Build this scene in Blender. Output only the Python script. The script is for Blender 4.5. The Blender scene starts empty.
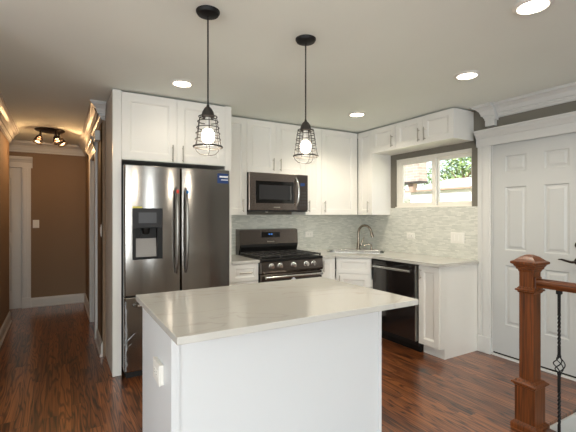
import bpy, bmesh, math, random
from mathutils import Vector, Matrix, geometry
R = math.radians
sc = bpy.context.scene
COL = sc.collection
rng = random.Random(7)
CAMZ = 1.368; YAW = R(30.5); CEIL = 2.44

# ------------------------------------------------------------------ camera
cd = bpy.data.cameras.new('camera'); cd.sensor_width = 36.0; cd.lens = 390 / 576 * 36.0
cd.shift_y = -1 / 576; cd.clip_start = 0.05; cd.clip_end = 200
cam = bpy.data.objects.new('camera', cd); COL.objects.link(cam)
cam.location = (0, 0, CAMZ); cam.rotation_euler = (R(90), 0, -YAW)
sc.camera = cam

# ------------------------------------------------------------------ world, light, exposure
vs = sc.view_settings
vs.view_transform = 'Standard'; vs.look = 'None'; vs.exposure = 0.36; vs.gamma = 1.0
vs.use_curve_mapping = False
W = bpy.data.worlds.new('world'); sc.world = W; W.use_nodes = True
wn = W.node_tree.nodes; wl = W.node_tree.links
sky = wn.new('ShaderNodeTexSky'); sky.sky_type = 'NISHITA'; sky.sun_disc = False
sky.sun_elevation = R(42); sky.sun_rotation = R(200); sky.air_density = 1.2; sky.dust_density = 3.0
wl.new(sky.outputs[0], wn['Background'].inputs[0])
wn['Background'].inputs[1].default_value = 0.36


def area_light(name, loc, rot, sx, sy, power, color):
    l = bpy.data.lights.new(name, 'AREA'); l.shape = 'RECTANGLE'; l.size = sx; l.size_y = sy
    l.energy = power; l.color = color
    o = bpy.data.objects.new(name, l); COL.objects.link(o)
    o.location = loc; o.rotation_euler = rot
    return o


sl = bpy.data.lights.new('sun', 'SUN'); sl.energy = 13.0; sl.angle = R(0.6); sl.color = (1.0, 0.96, 0.9)
so = bpy.data.objects.new('sun', sl); COL.objects.link(so)
so.rotation_euler = Vector((0.80, 0.30, -0.95)).to_track_quat('-Z', 'Y').to_euler()


# daylight coming in through the living room's windows behind the photographer
DAY = (0.80, 0.92, 1.0)
for wxc, wwd in ((-1.55, 1.3), (0.25, 1.3), (1.95, 0.3)):  # narrow third window is added to streak the fridge door's reflection
    area_light('daylight_rear_window', (wxc, -3.74, 1.40), (R(90), 0, 0), wwd, 1.7, 40 * wwd, DAY)
area_light('daylight_side_window', (-3.05, -0.6, 1.40), (R(90), 0, R(-90)), 2.8, 1.6, 56, DAY)
RECESSED_W = 12.0; PENDANT_W = 3.0; HALL_W = 14.0
WARM = (1.0, 0.90, 0.74)


# ------------------------------------------------------------------ materials
def lin(r, g, b):
    f = lambda v: (v / 255 / 12.92) if v / 255 <= 0.04045 else ((v / 255 + 0.055) / 1.055) ** 2.4
    return (f(r), f(g), f(b), 1.0)


def mat(name, rgb, rough=0.5, metal=0.0, spec=0.5, noise=0.0, nscale=12.0, bump=0.0, bscale=60.0, stretch=(1, 1, 1), coat=0.0,
        aniso=0.0):
    m = bpy.data.materials.new(name); m.use_nodes = True
    n = m.node_tree.nodes; l = m.node_tree.links; b = n['Principled BSDF']
    c = lin(*rgb)
    b.inputs['Base Color'].default_value = c
    b.inputs['Roughness'].default_value = rough
    b.inputs['Metallic'].default_value = metal
    b.inputs['Specular IOR Level'].default_value = spec
    b.inputs['Coat Weight'].default_value = coat
    b.inputs['Anisotropic'].default_value = aniso
    if aniso:
        tg = n.new('ShaderNodeTangent'); tg.direction_type = 'RADIAL'; tg.axis = 'Z'; l.new(tg.outputs[0], b.inputs['Tangent']); b.inputs['Anisotropic Rotation'].default_value = 0.25
    tc = n.new('ShaderNodeTexCoord'); mp = n.new('ShaderNodeMapping'); mp.inputs['Scale'].default_value = stretch
    l.new(tc.outputs['Object'], mp.inputs[0])
    if noise:
        t = n.new('ShaderNodeTexNoise'); t.inputs['Scale'].default_value = nscale; t.inputs['Detail'].default_value = 4
        l.new(mp.outputs[0], t.inputs['Vector'])
        mx = n.new('ShaderNodeMix'); mx.data_type = 'RGBA'
        k = 1 - noise
        mx.inputs[6].default_value = (c[0] * k, c[1] * k, c[2] * k, 1)
        mx.inputs[7].default_value = (min(1, c[0] / k), min(1, c[1] / k), min(1, c[2] / k), 1)
        l.new(t.outputs[0], mx.inputs[0]); l.new(mx.outputs[2], b.inputs['Base Color'])
    if bump:
        t2 = n.new('ShaderNodeTexNoise'); t2.inputs['Scale'].default_value = bscale; t2.inputs['Detail'].default_value = 3
        l.new(mp.outputs[0], t2.inputs['Vector'])
        bp = n.new('ShaderNodeBump'); bp.inputs['Strength'].default_value = bump; bp.inputs['Distance'].default_value = 0.002
        l.new(t2.outputs[0], bp.inputs['Height']); l.new(bp.outputs[0], b.inputs['Normal'])
    return m


def emit(name, rgb, strength):
    m = bpy.data.materials.new(name); m.use_nodes = True
    b = m.node_tree.nodes['Principled BSDF']
    b.inputs['Base Color'].default_value = lin(*rgb)
    b.inputs['Emission Color'].default_value = lin(*rgb)
    b.inputs['Emission Strength'].default_value = strength
    return m


def glass_mat(name, tint=(1, 1, 1, 1), alpha=0.12):
    m = bpy.data.materials.new(name); m.use_nodes = True
    n = m.node_tree.nodes; l = m.node_tree.links
    out = n['Material Output']; n.remove(n['Principled BSDF'])
    tr = n.new('ShaderNodeBsdfTransparent'); gl = n.new('ShaderNodeBsdfGlossy'); gl.inputs['Roughness'].default_value = 0.02
    tr.inputs[0].default_value = tint
    fr = n.new('ShaderNodeFresnel'); fr.inputs[0].default_value = 1.45
    mx = n.new('ShaderNodeMixShader')
    ge = n.new('ShaderNodeNewGeometry'); iv = n.new('ShaderNodeMath'); iv.operation = 'SUBTRACT'; iv.inputs[0].default_value = 1.0
    l.new(ge.outputs['Backfacing'], iv.inputs[1]); ml = n.new('ShaderNodeMath'); ml.operation = 'MULTIPLY'
    l.new(fr.outputs[0], ml.inputs[0]); l.new(iv.outputs[0], ml.inputs[1])
    l.new(ml.outputs[0], mx.inputs[0]); l.new(tr.outputs[0], mx.inputs[1]); l.new(gl.outputs[0], mx.inputs[2])
    l.new(mx.outputs[0], out.inputs[0])
    return m


def wood_floor_mat():
    m = bpy.data.materials.new('oak_floor'); m.use_nodes = True
    n = m.node_tree.nodes; l = m.node_tree.links; b = n['Principled BSDF']
    def math_(op, a, bb=None):
        x = n.new('ShaderNodeMath'); x.operation = op
        for i, v in enumerate((a, bb)):
            if v is None: continue
            if isinstance(v, (int, float)): x.inputs[i].default_value = v
            else: l.new(v, x.inputs[i])
        return x.outputs[0]
    g = n.new('ShaderNodeNewGeometry'); sep = n.new('ShaderNodeSeparateXYZ'); l.new(g.outputs['Position'], sep.inputs[0])
    PW, PL = 0.083, 1.1
    xr = math_('DIVIDE', sep.outputs[0], PW); row = math_('FLOOR', xr); fx = math_('FRACT', xr)
    w1 = n.new('ShaderNodeTexWhiteNoise'); w1.noise_dimensions = '1D'; l.new(row, w1.inputs['W'])
    yr = math_('ADD', math_('DIVIDE', sep.outputs[1], PL), math_('MULTIPLY', w1.outputs['Value'], 7.3))
    seg = math_('FLOOR', yr); fy = math_('FRACT', yr)
    cid = n.new('ShaderNodeCombineXYZ'); l.new(row, cid.inputs[0]); l.new(seg, cid.inputs[1])
    w2 = n.new('ShaderNodeTexWhiteNoise'); w2.noise_dimensions = '3D'; l.new(cid.outputs[0], w2.inputs['Vector'])
    # grain: rings distorted along the plank
    off = n.new('ShaderNodeVectorMath'); off.operation = 'SCALE'; l.new(w2.outputs['Color'], off.inputs[0]); off.inputs['Scale'].default_value = 17
    addv = n.new('ShaderNodeVectorMath'); addv.operation = 'ADD'; l.new(g.outputs['Position'], addv.inputs[0]); l.new(off.outputs[0], addv.inputs[1])
    mp = n.new('ShaderNodeMapping'); mp.inputs['Scale'].default_value = (8, 0.62, 1); l.new(addv.outputs[0], mp.inputs[0])
    n1 = n.new('ShaderNodeTexNoise'); n1.inputs['Scale'].default_value = 1.3; n1.inputs['Detail'].default_value = 2.0
    l.new(mp.outputs[0], n1.inputs['Vector'])
    rings = math_('FRACT', math_('MULTIPLY', n1.outputs[0], 13))
    rings = math_('ABSOLUTE', math_('SUBTRACT', rings, 0.5))
    mp2 = n.new('ShaderNodeMapping'); mp2.inputs['Scale'].default_value = (75, 1.3, 1); l.new(addv.outputs[0], mp2.inputs[0])
    n2 = n.new('ShaderNodeTexNoise'); n2.inputs['Scale'].default_value = 1.0; n2.inputs['Detail'].default_value = 3
    l.new(mp2.outputs[0], n2.inputs['Vector'])
    gr = math_('ADD', math_('MULTIPLY', math_('MINIMUM', math_('MULTIPLY', rings, 4.0), 1.0), 0.50), math_('MULTIPLY', math_('SUBTRACT', n2.outputs[0], 0.5), 0.95))
    gr = math_('ADD', math_('ADD', gr, 0.16), math_('MULTIPLY', math_('SUBTRACT', w2.outputs['Value'], 0.5), 0.32))
    cr = n.new('ShaderNodeValToRGB'); l.new(gr, cr.inputs[0])
    e = cr.color_ramp.elements
    e[0].position = 0.10; e[0].color = lin(28, 15, 8)
    e[1].position = 0.90; e[1].color = lin(160, 98, 52)
    k = cr.color_ramp.elements.new(0.52); k.color = lin(104, 56, 27)
    gap = math_('MAXIMUM', math_('LESS_THAN', fx, 0.025), math_('LESS_THAN', fy, 0.0022))
    mx = n.new('ShaderNodeMix'); mx.data_type = 'RGBA'; l.new(gap, mx.inputs[0]); l.new(cr.outputs[0], mx.inputs[6])
    mx.inputs[7].default_value = lin(20, 9, 5)
    l.new(mx.outputs[2], b.inputs['Base Color'])
    b.inputs['Roughness'].default_value = 0.3; b.inputs['Specular IOR Level'].default_value = 0.6; b.inputs['Coat Weight'].default_value = 0.6; b.inputs['Coat Roughness'].default_value = 0.2
    bp = n.new('ShaderNodeBump'); bp.inputs['Strength'].default_value = 0.12; bp.inputs['Distance'].default_value = 0.003
    l.new(math_('SUBTRACT', gr, gap), bp.inputs['Height']); l.new(bp.outputs[0], b.inputs['Normal'])
    return m


def stained_wood_mat(name='stained_oak', scale=(75, 75, 2.4)):
    m = bpy.data.materials.new(name); m.use_nodes = True
    n = m.node_tree.nodes; l = m.node_tree.links; b = n['Principled BSDF']
    tc = n.new('ShaderNodeTexCoord'); mp = n.new('ShaderNodeMapping'); mp.inputs['Scale'].default_value = scale
    l.new(tc.outputs['Object'], mp.inputs[0])
    t = n.new('ShaderNodeTexNoise'); t.inputs['Scale'].default_value = 1.4; t.inputs['Detail'].default_value = 5
    t.inputs['Distortion'].default_value = 0.6
    l.new(mp.outputs[0], t.inputs['Vector'])
    cr = n.new('ShaderNodeValToRGB'); l.new(t.outputs[0], cr.inputs[0])
    e = cr.color_ramp.elements
    e[0].position = 0.25; e[0].color = lin(44, 22, 10); e[1].position = 0.78; e[1].color = lin(134, 72, 32)
    l.new(cr.outputs[0], b.inputs['Base Color']); b.inputs['Roughness'].default_value = 0.32
    return m


def tile_mat(name='mosaic_tile'):
    m = bpy.data.materials.new(name); m.use_nodes = True
    n = m.node_tree.nodes; l = m.node_tree.links; b = n['Principled BSDF']
    g = n.new('ShaderNodeNewGeometry'); sep = n.new('ShaderNodeSeparateXYZ'); l.new(g.outputs['Position'], sep.inputs[0])
    su = n.new('ShaderNodeMath'); su.operation = 'SUBTRACT'; l.new(sep.outputs[0], su.inputs[0]); l.new(sep.outputs[1], su.inputs[1])
    cb = n.new('ShaderNodeCombineXYZ'); l.new(su.outputs[0], cb.inputs[0]); l.new(sep.outputs[2], cb.inputs[1])
    br = n.new('ShaderNodeTexBrick'); l.new(cb.outputs[0], br.inputs['Vector'])
    br.offset = 0.37; br.offset_frequency = 2; br.squash = 1.4; br.squash_frequency = 3
    br.inputs['Scale'].default_value = 1.0; br.inputs['Brick Width'].default_value = 0.055
    br.inputs['Row Height'].default_value = 0.014; br.inputs['Mortar Size'].default_value = 0.0012
    br.inputs['Color1'].default_value = lin(196, 197, 187); br.inputs['Color2'].default_value = lin(222, 221, 211)
    br.inputs['Mortar'].default_value = lin(196, 196, 188); br.inputs['Bias'].default_value = 0.0
    l.new(br.outputs['Color'], b.inputs['Base Color'])
    b.inputs['Roughness'].default_value = 0.28
    bp = n.new('ShaderNodeBump'); bp.inputs['Strength'].default_value = 0.25; bp.inputs['Distance'].default_value = 0.002
    iv = n.new('ShaderNodeMath'); iv.operation = 'SUBTRACT'; iv.inputs[0].default_value = 1; l.new(br.outputs['Fac'], iv.inputs[1])
    l.new(iv.outputs[0], bp.inputs['Height']); l.new(bp.outputs[0], b.inputs['Normal'])
    return m


def quartz_mat():
    m = bpy.data.materials.new('quartz'); m.use_nodes = True
    n = m.node_tree.nodes; l = m.node_tree.links; b = n['Principled BSDF']
    g = n.new('ShaderNodeNewGeometry'); mp = n.new('ShaderNodeMapping'); mp.inputs['Scale'].default_value = (0.55, 1.9, 1)
    mp.inputs['Rotation'].default_value = (0, 0, R(24)); l.new(g.outputs['Position'], mp.inputs[0])
    t = n.new('ShaderNodeTexNoise'); t.inputs['Scale'].default_value = 1.5; t.inputs['Detail'].default_value = 5; t.inputs['Distortion'].default_value = 0.8
    l.new(mp.outputs[0], t.inputs['Vector'])
    a = n.new('ShaderNodeMath'); a.operation = 'SUBTRACT'; a.inputs[1].default_value = 0.5; l.new(t.outputs[0], a.inputs[0])
    ab = n.new('ShaderNodeMath'); ab.operation = 'ABSOLUTE'; l.new(a.outputs[0], ab.inputs[0])
    cr = n.new('ShaderNodeValToRGB'); l.new(ab.outputs[0], cr.inputs[0])
    e = cr.color_ramp.elements
    e[0].position = 0.0; e[0].color = lin(188, 183, 174); e[1].position = 0.012; e[1].color = lin(198, 195, 187)
    l.new(cr.outputs[0], b.inputs['Base Color']); b.inputs['Roughness'].default_value = 0.11
    return m


def brick_mat():
    m = bpy.data.materials.new('pale_brick'); m.use_nodes = True
    n = m.node_tree.nodes; l = m.node_tree.links; b = n['Principled BSDF']
    g = n.new('ShaderNodeNewGeometry'); sep = n.new('ShaderNodeSeparateXYZ'); l.new(g.outputs['Position'], sep.inputs[0])
    su = n.new('ShaderNodeMath'); su.operation = 'SUBTRACT'; l.new(sep.outputs[0], su.inputs[0]); l.new(sep.outputs[1], su.inputs[1])
    cb = n.new('ShaderNodeCombineXYZ'); l.new(su.outputs[0], cb.inputs[0]); l.new(sep.outputs[2], cb.inputs[1])
    br = n.new('ShaderNodeTexBrick'); l.new(cb.outputs[0], br.inputs['Vector']); br.inputs['Scale'].default_value = 1
    br.inputs['Brick Width'].default_value = 0.22; br.inputs['Row Height'].default_value = 0.075; br.inputs['Mortar Size'].default_value = 0.01
    br.inputs['Color1'].default_value = lin(126, 113, 104); br.inputs['Color2'].default_value = lin(146, 133, 124)
    br.inputs['Mortar'].default_value = lin(150, 142, 136)
    l.new(br.outputs['Color'], b.inputs['Base Color']); b.inputs['Roughness'].default_value = 0.9
    return m


def leaf_mat(name, rgb):
    m = mat(name, rgb, 0.55, noise=0.25, nscale=3)
    b = m.node_tree.nodes['Principled BSDF']
    b.inputs['Subsurface Weight'].default_value = 0.0
    return m


M = {}
M['wall'] = mat('taupe_wall_paint', (116, 111, 100), 0.75, noise=0.03, nscale=3, bump=0.05, bscale=250)
M['hallwall'] = mat('brown_grey_hall_paint', (138, 115, 92), 0.75, noise=0.03, nscale=3, bump=0.05, bscale=250)
M['ceiling'] = mat('ceiling_paint', (237, 241, 234), 0.85, noise=0.02, nscale=2, bump=0.05, bscale=200)
M['roomwall'] = mat('living_room_paint', (215, 210, 202), 0.8, noise=0.03, nscale=3)
M['trim'] = mat('white_trim_paint', (208, 207, 203), 0.35, noise=0.015, nscale=6)
M['cab'] = mat('cabinet_lacquer', (234, 231, 224), 0.33, noise=0.012, nscale=5)
M['isle'] = mat('dimmed_island_paint', (216, 217, 217), 0.36, noise=0.012, nscale=5)  # cabinet white darkened to offset the strong light on the island front
M['door'] = mat('door_paint', (188, 189, 187), 0.38, noise=0.015, nscale=5)
M['undershade'] = mat('painted_shade', (40, 36, 32), 0.8, noise=0.1)  # near-black that stands in for shade under the brick bay
M['floor'] = wood_floor_mat()
M['oak'] = stained_wood_mat(); M['oakrail'] = stained_wood_mat('stained_oak_rail', (75, 2.4, 75))
M['tile'] = tile_mat()
M['quartz'] = quartz_mat()
M['steel'] = mat('dark_stainless', (164, 160, 156), 0.17, metal=1.0, noise=0.06, nscale=2.0, stretch=(3, 3, 120), aniso=0.8)
M['steelside'] = mat('fridge_side_grey', (70, 68, 68), 0.45, metal=0.3, noise=0.08)
M['dispback'] = mat('dispenser_grey', (128, 124, 120), 0.4, metal=0.4, noise=0.05)
M['nickel'] = mat('brushed_nickel', (178, 172, 162), 0.3, metal=1.0, noise=0.05, nscale=30)
M['keys'] = mat('grey_display', (58, 58, 62), 0.35, noise=0.05)
M['handle'] = mat('fridge_handle_steel', (138, 135, 131), 0.3, metal=1.0, noise=0.05)
M['mwpanel'] = mat('microwave_panel', (70, 64, 62), 0.3, metal=0.6, noise=0.05)
M['tap'] = mat('tap_nickel', (150, 140, 127), 0.26, metal=1.0, noise=0.05, nscale=30)
M['grate'] = mat('cast_iron_painted_sheen', (50, 48, 46), 0.34, noise=0.15, nscale=40)  # lighter than the other iron: shine put into the base colour
M['rangesteel'] = mat('range_slate_steel', (108, 100, 95), 0.27, metal=1.0, noise=0.08, nscale=2, stretch=(2, 2, 80))
M['bright'] = mat('polished_steel', (205, 205, 203), 0.22, metal=1.0, noise=0.04, nscale=30)
M['bronzesteel'] = mat('slate_stainless', (134, 124, 118), 0.27, metal=1.0, noise=0.08, nscale=2, stretch=(2, 2, 80))
M['blackglass'] = mat('black_glass', (12, 11, 11), 0.08, spec=0.6, noise=0.1)
M['black'] = mat('black_enamel', (15, 14, 13), 0.5, spec=0.3, noise=0.12)
M['dish'] = mat('black_dishwasher_front', (34, 29, 27), 0.10, spec=0.9, noise=0.1)
M['plastic'] = mat('dark_grey_plastic', (40, 40, 42), 0.5, spec=0.3, noise=0.1)
M['iron'] = mat('wrought_iron', (24, 22, 22), 0.5, metal=0.4, noise=0.2, nscale=60)
M['bronze'] = mat('oil_rubbed_bronze', (40, 34, 30), 0.42, metal=0.6, noise=0.15, nscale=40)
M['cagewire'] = mat('grey_iron_wire', (62, 58, 54), 0.5, metal=0.5, noise=0.15, nscale=40)
M['plate'] = mat('white_plate_plastic', (231, 228, 220), 0.35, noise=0.01)
M['slot'] = mat('outlet_slot', (70, 68, 64), 0.6, noise=0.05)
M['glass'] = glass_mat('window_glass')
M['clearfilm'] = mat('clear_film', (150, 152, 154), 0.12, noise=0.2, nscale=60)
M['lampdisc'] = emit('lamp_diffuser', (255, 244, 226), 14)
M['bulb'] = emit('bulb_glow', (255, 242, 222), 16)
M['hallbulb'] = emit('hall_bulb_glow', (255, 180, 120), 7)
M['blue'] = emit('blue_display', (60, 120, 200), 0.45)
M['redtag'] = mat('red_tag', (215, 60, 40), 0.5, noise=0.02)
M['bluetag'] = mat('blue_tag', (40, 120, 190), 0.5, noise=0.02)
M['yellow'] = mat('yellow_film', (215, 205, 90), 0.4, noise=0.05)
M['white'] = mat('white_print', (238, 240, 242), 0.5, noise=0.01)
M['stick'] = mat('dark_blue_sticker', (28, 58, 112), 0.4, noise=0.02)
M['vinyl'] = mat('window_vinyl', (235, 231, 220), 0.4, noise=0.01)
M['siding'] = mat('white_siding', (238, 238, 235), 0.7, noise=0.02)
M['roof'] = mat('pale_roof', (214, 208, 204), 0.9, noise=0.08, nscale=9)
M['gutter'] = mat('brown_gutter', (140, 118, 104), 0.7, noise=0.05)
M['brick'] = brick_mat()
M['ground'] = mat('pale_yard', (150, 155, 120), 0.95, noise=0.2, nscale=4)
M['leafA'] = leaf_mat('leaf_green', (112, 134, 84)); M['leafB'] = leaf_mat('leaf_dark_green', (92, 114, 72))
M['bark'] = mat('bark', (105, 85, 66), 0.9, noise=0.3, nscale=14)
M['sink'] = mat('sink_steel', (190, 190, 188), 0.25, metal=1.0, noise=0.05, nscale=20)
M['grille'] = mat('black_grille', (15, 14, 14), 0.6, noise=0.1)


# ------------------------------------------------------------------ mesh helpers
class MB:
    def __init__(self): self.b = bmesh.new()

    def box(self, x0, x1, y0, y1, z0, z1, bev=0.0, seg=2):
        t = bmesh.new()
        xs = sorted((x0, x1)); ys = sorted((y0, y1)); zs = sorted((z0, z1))
        v = [t.verts.new((x, y, z)) for x in xs for y in ys for z in zs]
        for f in ((0, 1, 3, 2), (4, 6, 7, 5), (0, 4, 5, 1), (2, 3, 7, 6), (0, 2, 6, 4), (1, 5, 7, 3)): t.faces.new([v[i] for i in f])
        if bev: bmesh.ops.bevel(t, geom=list(t.edges), offset=bev, segments=seg, affect='EDGES', profile=0.5)
        self.merge(t); return self

    def merge(self, t, mtx=None):
        bmesh.ops.recalc_face_normals(t, faces=t.faces)
        me = bpy.data.meshes.new('tmp'); t.to_mesh(me); t.free()
        if mtx is not None: me.transform(mtx)
        self.b.from_mesh(me); bpy.data.meshes.remove(me)

    def rbox(self, c, U, N, hu, hn, z0, z1, bev=0.0):
        """box centred at c (xy), half size hu along U and hn along N, from z0 to z1"""
        t = MB(); t.box(-hu, hu, -hn, hn, z0, z1, bev)
        m = Matrix(((U[0], N[0], 0, c[0]), (U[1], N[1], 0, c[1]), (0, 0, 1, 0), (0, 0, 0, 1)))
        self.merge(t.b, m); return self

    def prism(self, pts, axis, a0, a1):
        """closed 2-D outline pushed along an axis: 'x' (pts y,z), 'y' (pts x,z), 'z' (pts x,y)"""
        t = bmesh.new()
        def P(p, a): return {'x': (a, p[0], p[1]), 'y': (p[0], a, p[1]), 'z': (p[0], p[1], a)}[axis]
        A = [t.verts.new(P(p, a0)) for p in pts]; B = [t.verts.new(P(p, a1)) for p in pts]
        t.faces.new(A); t.faces.new(B[::-1]); k = len(pts)
        for i in range(k): t.faces.new((A[i], A[(i + 1) % k], B[(i + 1) % k], B[i]))
        bmesh.ops.triangulate(t, faces=[f for f in t.faces if len(f.verts) > 4])
        self.merge(t); return self

    def tube(self, pts, r, n=10, cap=True, closed=False):
        pts = [Vector(p) for p in pts]; t = bmesh.new(); rings = []
        k = len(pts); rr = r if isinstance(r, (list, tuple)) else [r] * k
        prev = None
        for i, p in enumerate(pts):
            if closed: d = pts[(i + 1) % k] - pts[i - 1]
            else: d = pts[min(i + 1, k - 1)] - pts[max(i - 1, 0)]
            d.normalize()
            if prev is None:
                a = d.orthogonal().normalized()
            else:
                a = (prev - d * prev.dot(d)).normalized()
            prev = a; bb = d.cross(a)
            rings.append([t.verts.new(p + (a * math.cos(2 * math.pi * j / n) + bb * math.sin(2 * math.pi * j / n)) * rr[i]) for j in range(n)])
        for i in range(k if closed else k - 1):
            A = rings[i]; B = rings[(i + 1) % k]
            for j in range(n): t.faces.new((A[j], A[(j + 1) % n], B[(j + 1) % n], B[j]))
        if cap and not closed:
            t.faces.new(rings[0][::-1]); t.faces.new(rings[-1])
        self.merge(t); return self

    def lathe(self, prof, c=(0, 0, 0), n=24, mtx=None):
        """prof: (r, z) from bottom to top, round the z axis through c"""
        t = bmesh.new(); rings = []
        for r, z in prof:
            if r < 1e-5: rings.append([t.verts.new((0, 0, z))])
            else: rings.append([t.verts.new((r * math.cos(2 * math.pi * j / n), r * math.sin(2 * math.pi * j / n), z)) for j in range(n)])
        for A, B in zip(rings, rings[1:]):
            for j in range(n):
                q = (j + 1) % n
                if len(A) == 1 and len(B) == 1: continue
                if len(A) == 1: t.faces.new((A[0], B[q], B[j]))
                elif len(B) == 1: t.faces.new((A[j], A[q], B[0]))
                else: t.faces.new((A[j], A[q], B[q], B[j]))
        for e in (rings[0], rings[-1]):
            if len(e) > 1: t.faces.new(e)
        mm = Matrix.Translation(c)
        if mtx is not None: mm = mm @ mtx
        self.merge(t, mm); return self

    def sqstack(self, c, prof, rot=0.0):
        """square post outline: (half width, z) levels, bottom to top"""
        t = bmesh.new(); rings = []
        for h, z in prof:
            rings.append([t.verts.new((sx * h, sy * h, z)) for sx, sy in ((-1, -1), (1, -1), (1, 1), (-1, 1))])
        for A, B in zip(rings, rings[1:]):
            for j in range(4): t.faces.new((A[j], A[(j + 1) % 4], B[(j + 1) % 4], B[j]))
        t.faces.new(rings[0][::-1]); t.faces.new(rings[-1])
        self.merge(t, Matrix.Translation((c[0], c[1], 0)) @ Matrix.Rotation(rot, 4, 'Z')); return self

    def panelled(self, o, U, N, w, h, panels, t=0.02, rings=((0.0, 0.0), (0.012, -0.008))):
        """a door slab: lower corner o, width along U, outward normal N, front at +t; each panel (u0,u1,v0,v1) is stepped by rings (inset, depth)"""
        bm = bmesh.new(); U = Vector(U); N = Vector(N); Z = Vector((0, 0, 1)); o = Vector(o)
        def P(u, v, n): return bm.verts.new(o + U * u + Z * v + N * n)
        us = sorted({0, w} | {p for q in panels for p in q[:2]}); vs_ = sorted({0, h} | {p for q in panels for p in q[2:]})
        grid = {(i, j): P(u, v, t) for i, u in enumerate(us) for j, v in enumerate(vs_)}
        for i in range(len(us) - 1):
            for j in range(len(vs_) - 1):
                cu = (us[i] + us[i + 1]) / 2; cv = (vs_[j] + vs_[j + 1]) / 2
                if any(p[0] < cu < p[1] and p[2] < cv < p[3] for p in panels): continue
                bm.faces.new((grid[i, j], grid[i + 1, j], grid[i + 1, j + 1], grid[i, j + 1]))
        for (u0, u1, v0, v1) in panels:
            iu = [us.index(u0), us.index(u1)]; jv = [vs_.index(v0), vs_.index(v1)]
            loop = [grid[i, jv[0]] for i in range(iu[0], iu[1] + 1)] + [grid[iu[1], j] for j in range(jv[0] + 1, jv[1] + 1)] + \
                   [grid[i, jv[1]] for i in range(iu[1] - 1, iu[0] - 1, -1)] + [grid[iu[0], j] for j in range(jv[1] - 1, jv[0], -1)]
            prev = None
            for (ins, dep) in rings:
                cur = [P(u0 + ins, v0 + ins, t + dep), P(u1 - ins, v0 + ins, t + dep), P(u1 - ins, v1 - ins, t + dep), P(u0 + ins, v1 - ins, t + dep)]
                if prev is not None:
                    for k in range(4): bm.faces.new((prev[k], prev[(k + 1) % 4], cur[(k + 1) % 4], cur[k]))
                prev = cur
            bm.faces.new(prev)
        bk = [P(0, 0, 0), P(w, 0, 0), P(w, h, 0), P(0, h, 0)]; bm.faces.new(bk[::-1])
        fr = [P(0, 0, t), P(w, 0, t), P(w, h, t), P(0, h, t)]
        for k in range(4): bm.faces.new((bk[k], bk[(k + 1) % 4], fr[(k + 1) % 4], fr[k]))
        bmesh.ops.remove_doubles(bm, verts=bm.verts, dist=1e-5)
        self.merge(bm); return self


def finish(name, mb, m, parent=None, smooth=False):
    me = bpy.data.meshes.new(name); b = mb.b
    root = None
    if parent is not None:
        root = parent
        while root.parent: root = root.parent
        off = root.location.copy()
    else:
        xs = [v.co.x for v in b.verts]; ys = [v.co.y for v in b.verts]; zs = [v.co.z for v in b.verts]
        off = Vector(((min(xs) + max(xs)) / 2, (min(ys) + max(ys)) / 2, min(zs)))
    bmesh.ops.translate(b, verts=b.verts, vec=-off)
    for f in b.faces: f.smooth = smooth
    b.to_mesh(me); b.free()
    if smooth:
        try: me.set_sharp_from_angle(angle=R(38))
        except Exception: pass
    me.materials.append(m)
    o = bpy.data.objects.new(name, me); COL.objects.link(o)
    if parent is not None: o.parent = parent
    else: o.location = off
    return o


def tag(o, label, cat, group=None):
    o['label'] = label; o['category'] = cat
    if group: o['group'] = group
    return o


def thing(name, label, cat, loc, group=None):
    o = bpy.data.objects.new(name, None); COL.objects.link(o); o.location = loc; o.empty_display_size = 0.1
    return tag(o, label, cat, group)


def struct(name, mb, m, parent=None, smooth=False):
    o = finish(name, mb, m, parent, smooth)
    if parent is None: o['kind'] = 'structure'
    return o


def B(*a, **k): return MB().box(*a, **k)


X_, Y_ = (1, 0, 0), (0, 1, 0)
BACK, RIGHT = 4.22, 3.67
ZB = 0.0
SHAKER = ((0.0, 0.0), (0.004, -0.002), (0.012, -0.006), (0.014, -0.012))

# ------------------------------------------------------------------ the setting: floor, ceiling, walls
WX, WY = 2.66, 1.34            # corner of the stair opening
f = MB()
f.box(-3.1, WX, -3.8, 7.1, -0.2, 0.0)
f.box(WX, 3.82, WY, 4.4, -0.2, 0.0)
f.box(WX, 3.82, -3.8, -1.9, -0.2, 0.0)
f.box(3.82, 3.9, 1.3, 2.4, -0.2, 0.0)
struct('floor', f, M['floor'])
struct('ceiling', B(-3.3, 3.95, -4.0, 7.3, CEIL, CEIL + 0.15), M['ceiling'])
# kitchen back wall
struct('wall_back', B(0.37, RIGHT + 0.15, BACK, BACK + 0.12, 0, CEIL), M['wall'])
# right wall with window and door openings
WY0, WY1, WZ0, WZ1 = 2.50, 3.555, 1.456, 2.062
DY0, DY1, DZ1 = 1.482, 2.285, 2.062
w = MB()
XR = RIGHT + 0.15
w.box(RIGHT, XR, WY1, BACK, 0, CEIL); w.box(RIGHT, XR, WY0, WY1, 0, WZ0); w.box(RIGHT, XR, WY0, WY1, WZ1, CEIL)
w.box(RIGHT, XR, DY1, WY0, 0, CEIL); w.box(RIGHT, XR, DY0, DY1, DZ1, CEIL)
w.box(RIGHT, XR, -3.8, DY0, -2.6, CEIL)
struct('wall_right', w, M['wall'])
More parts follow.
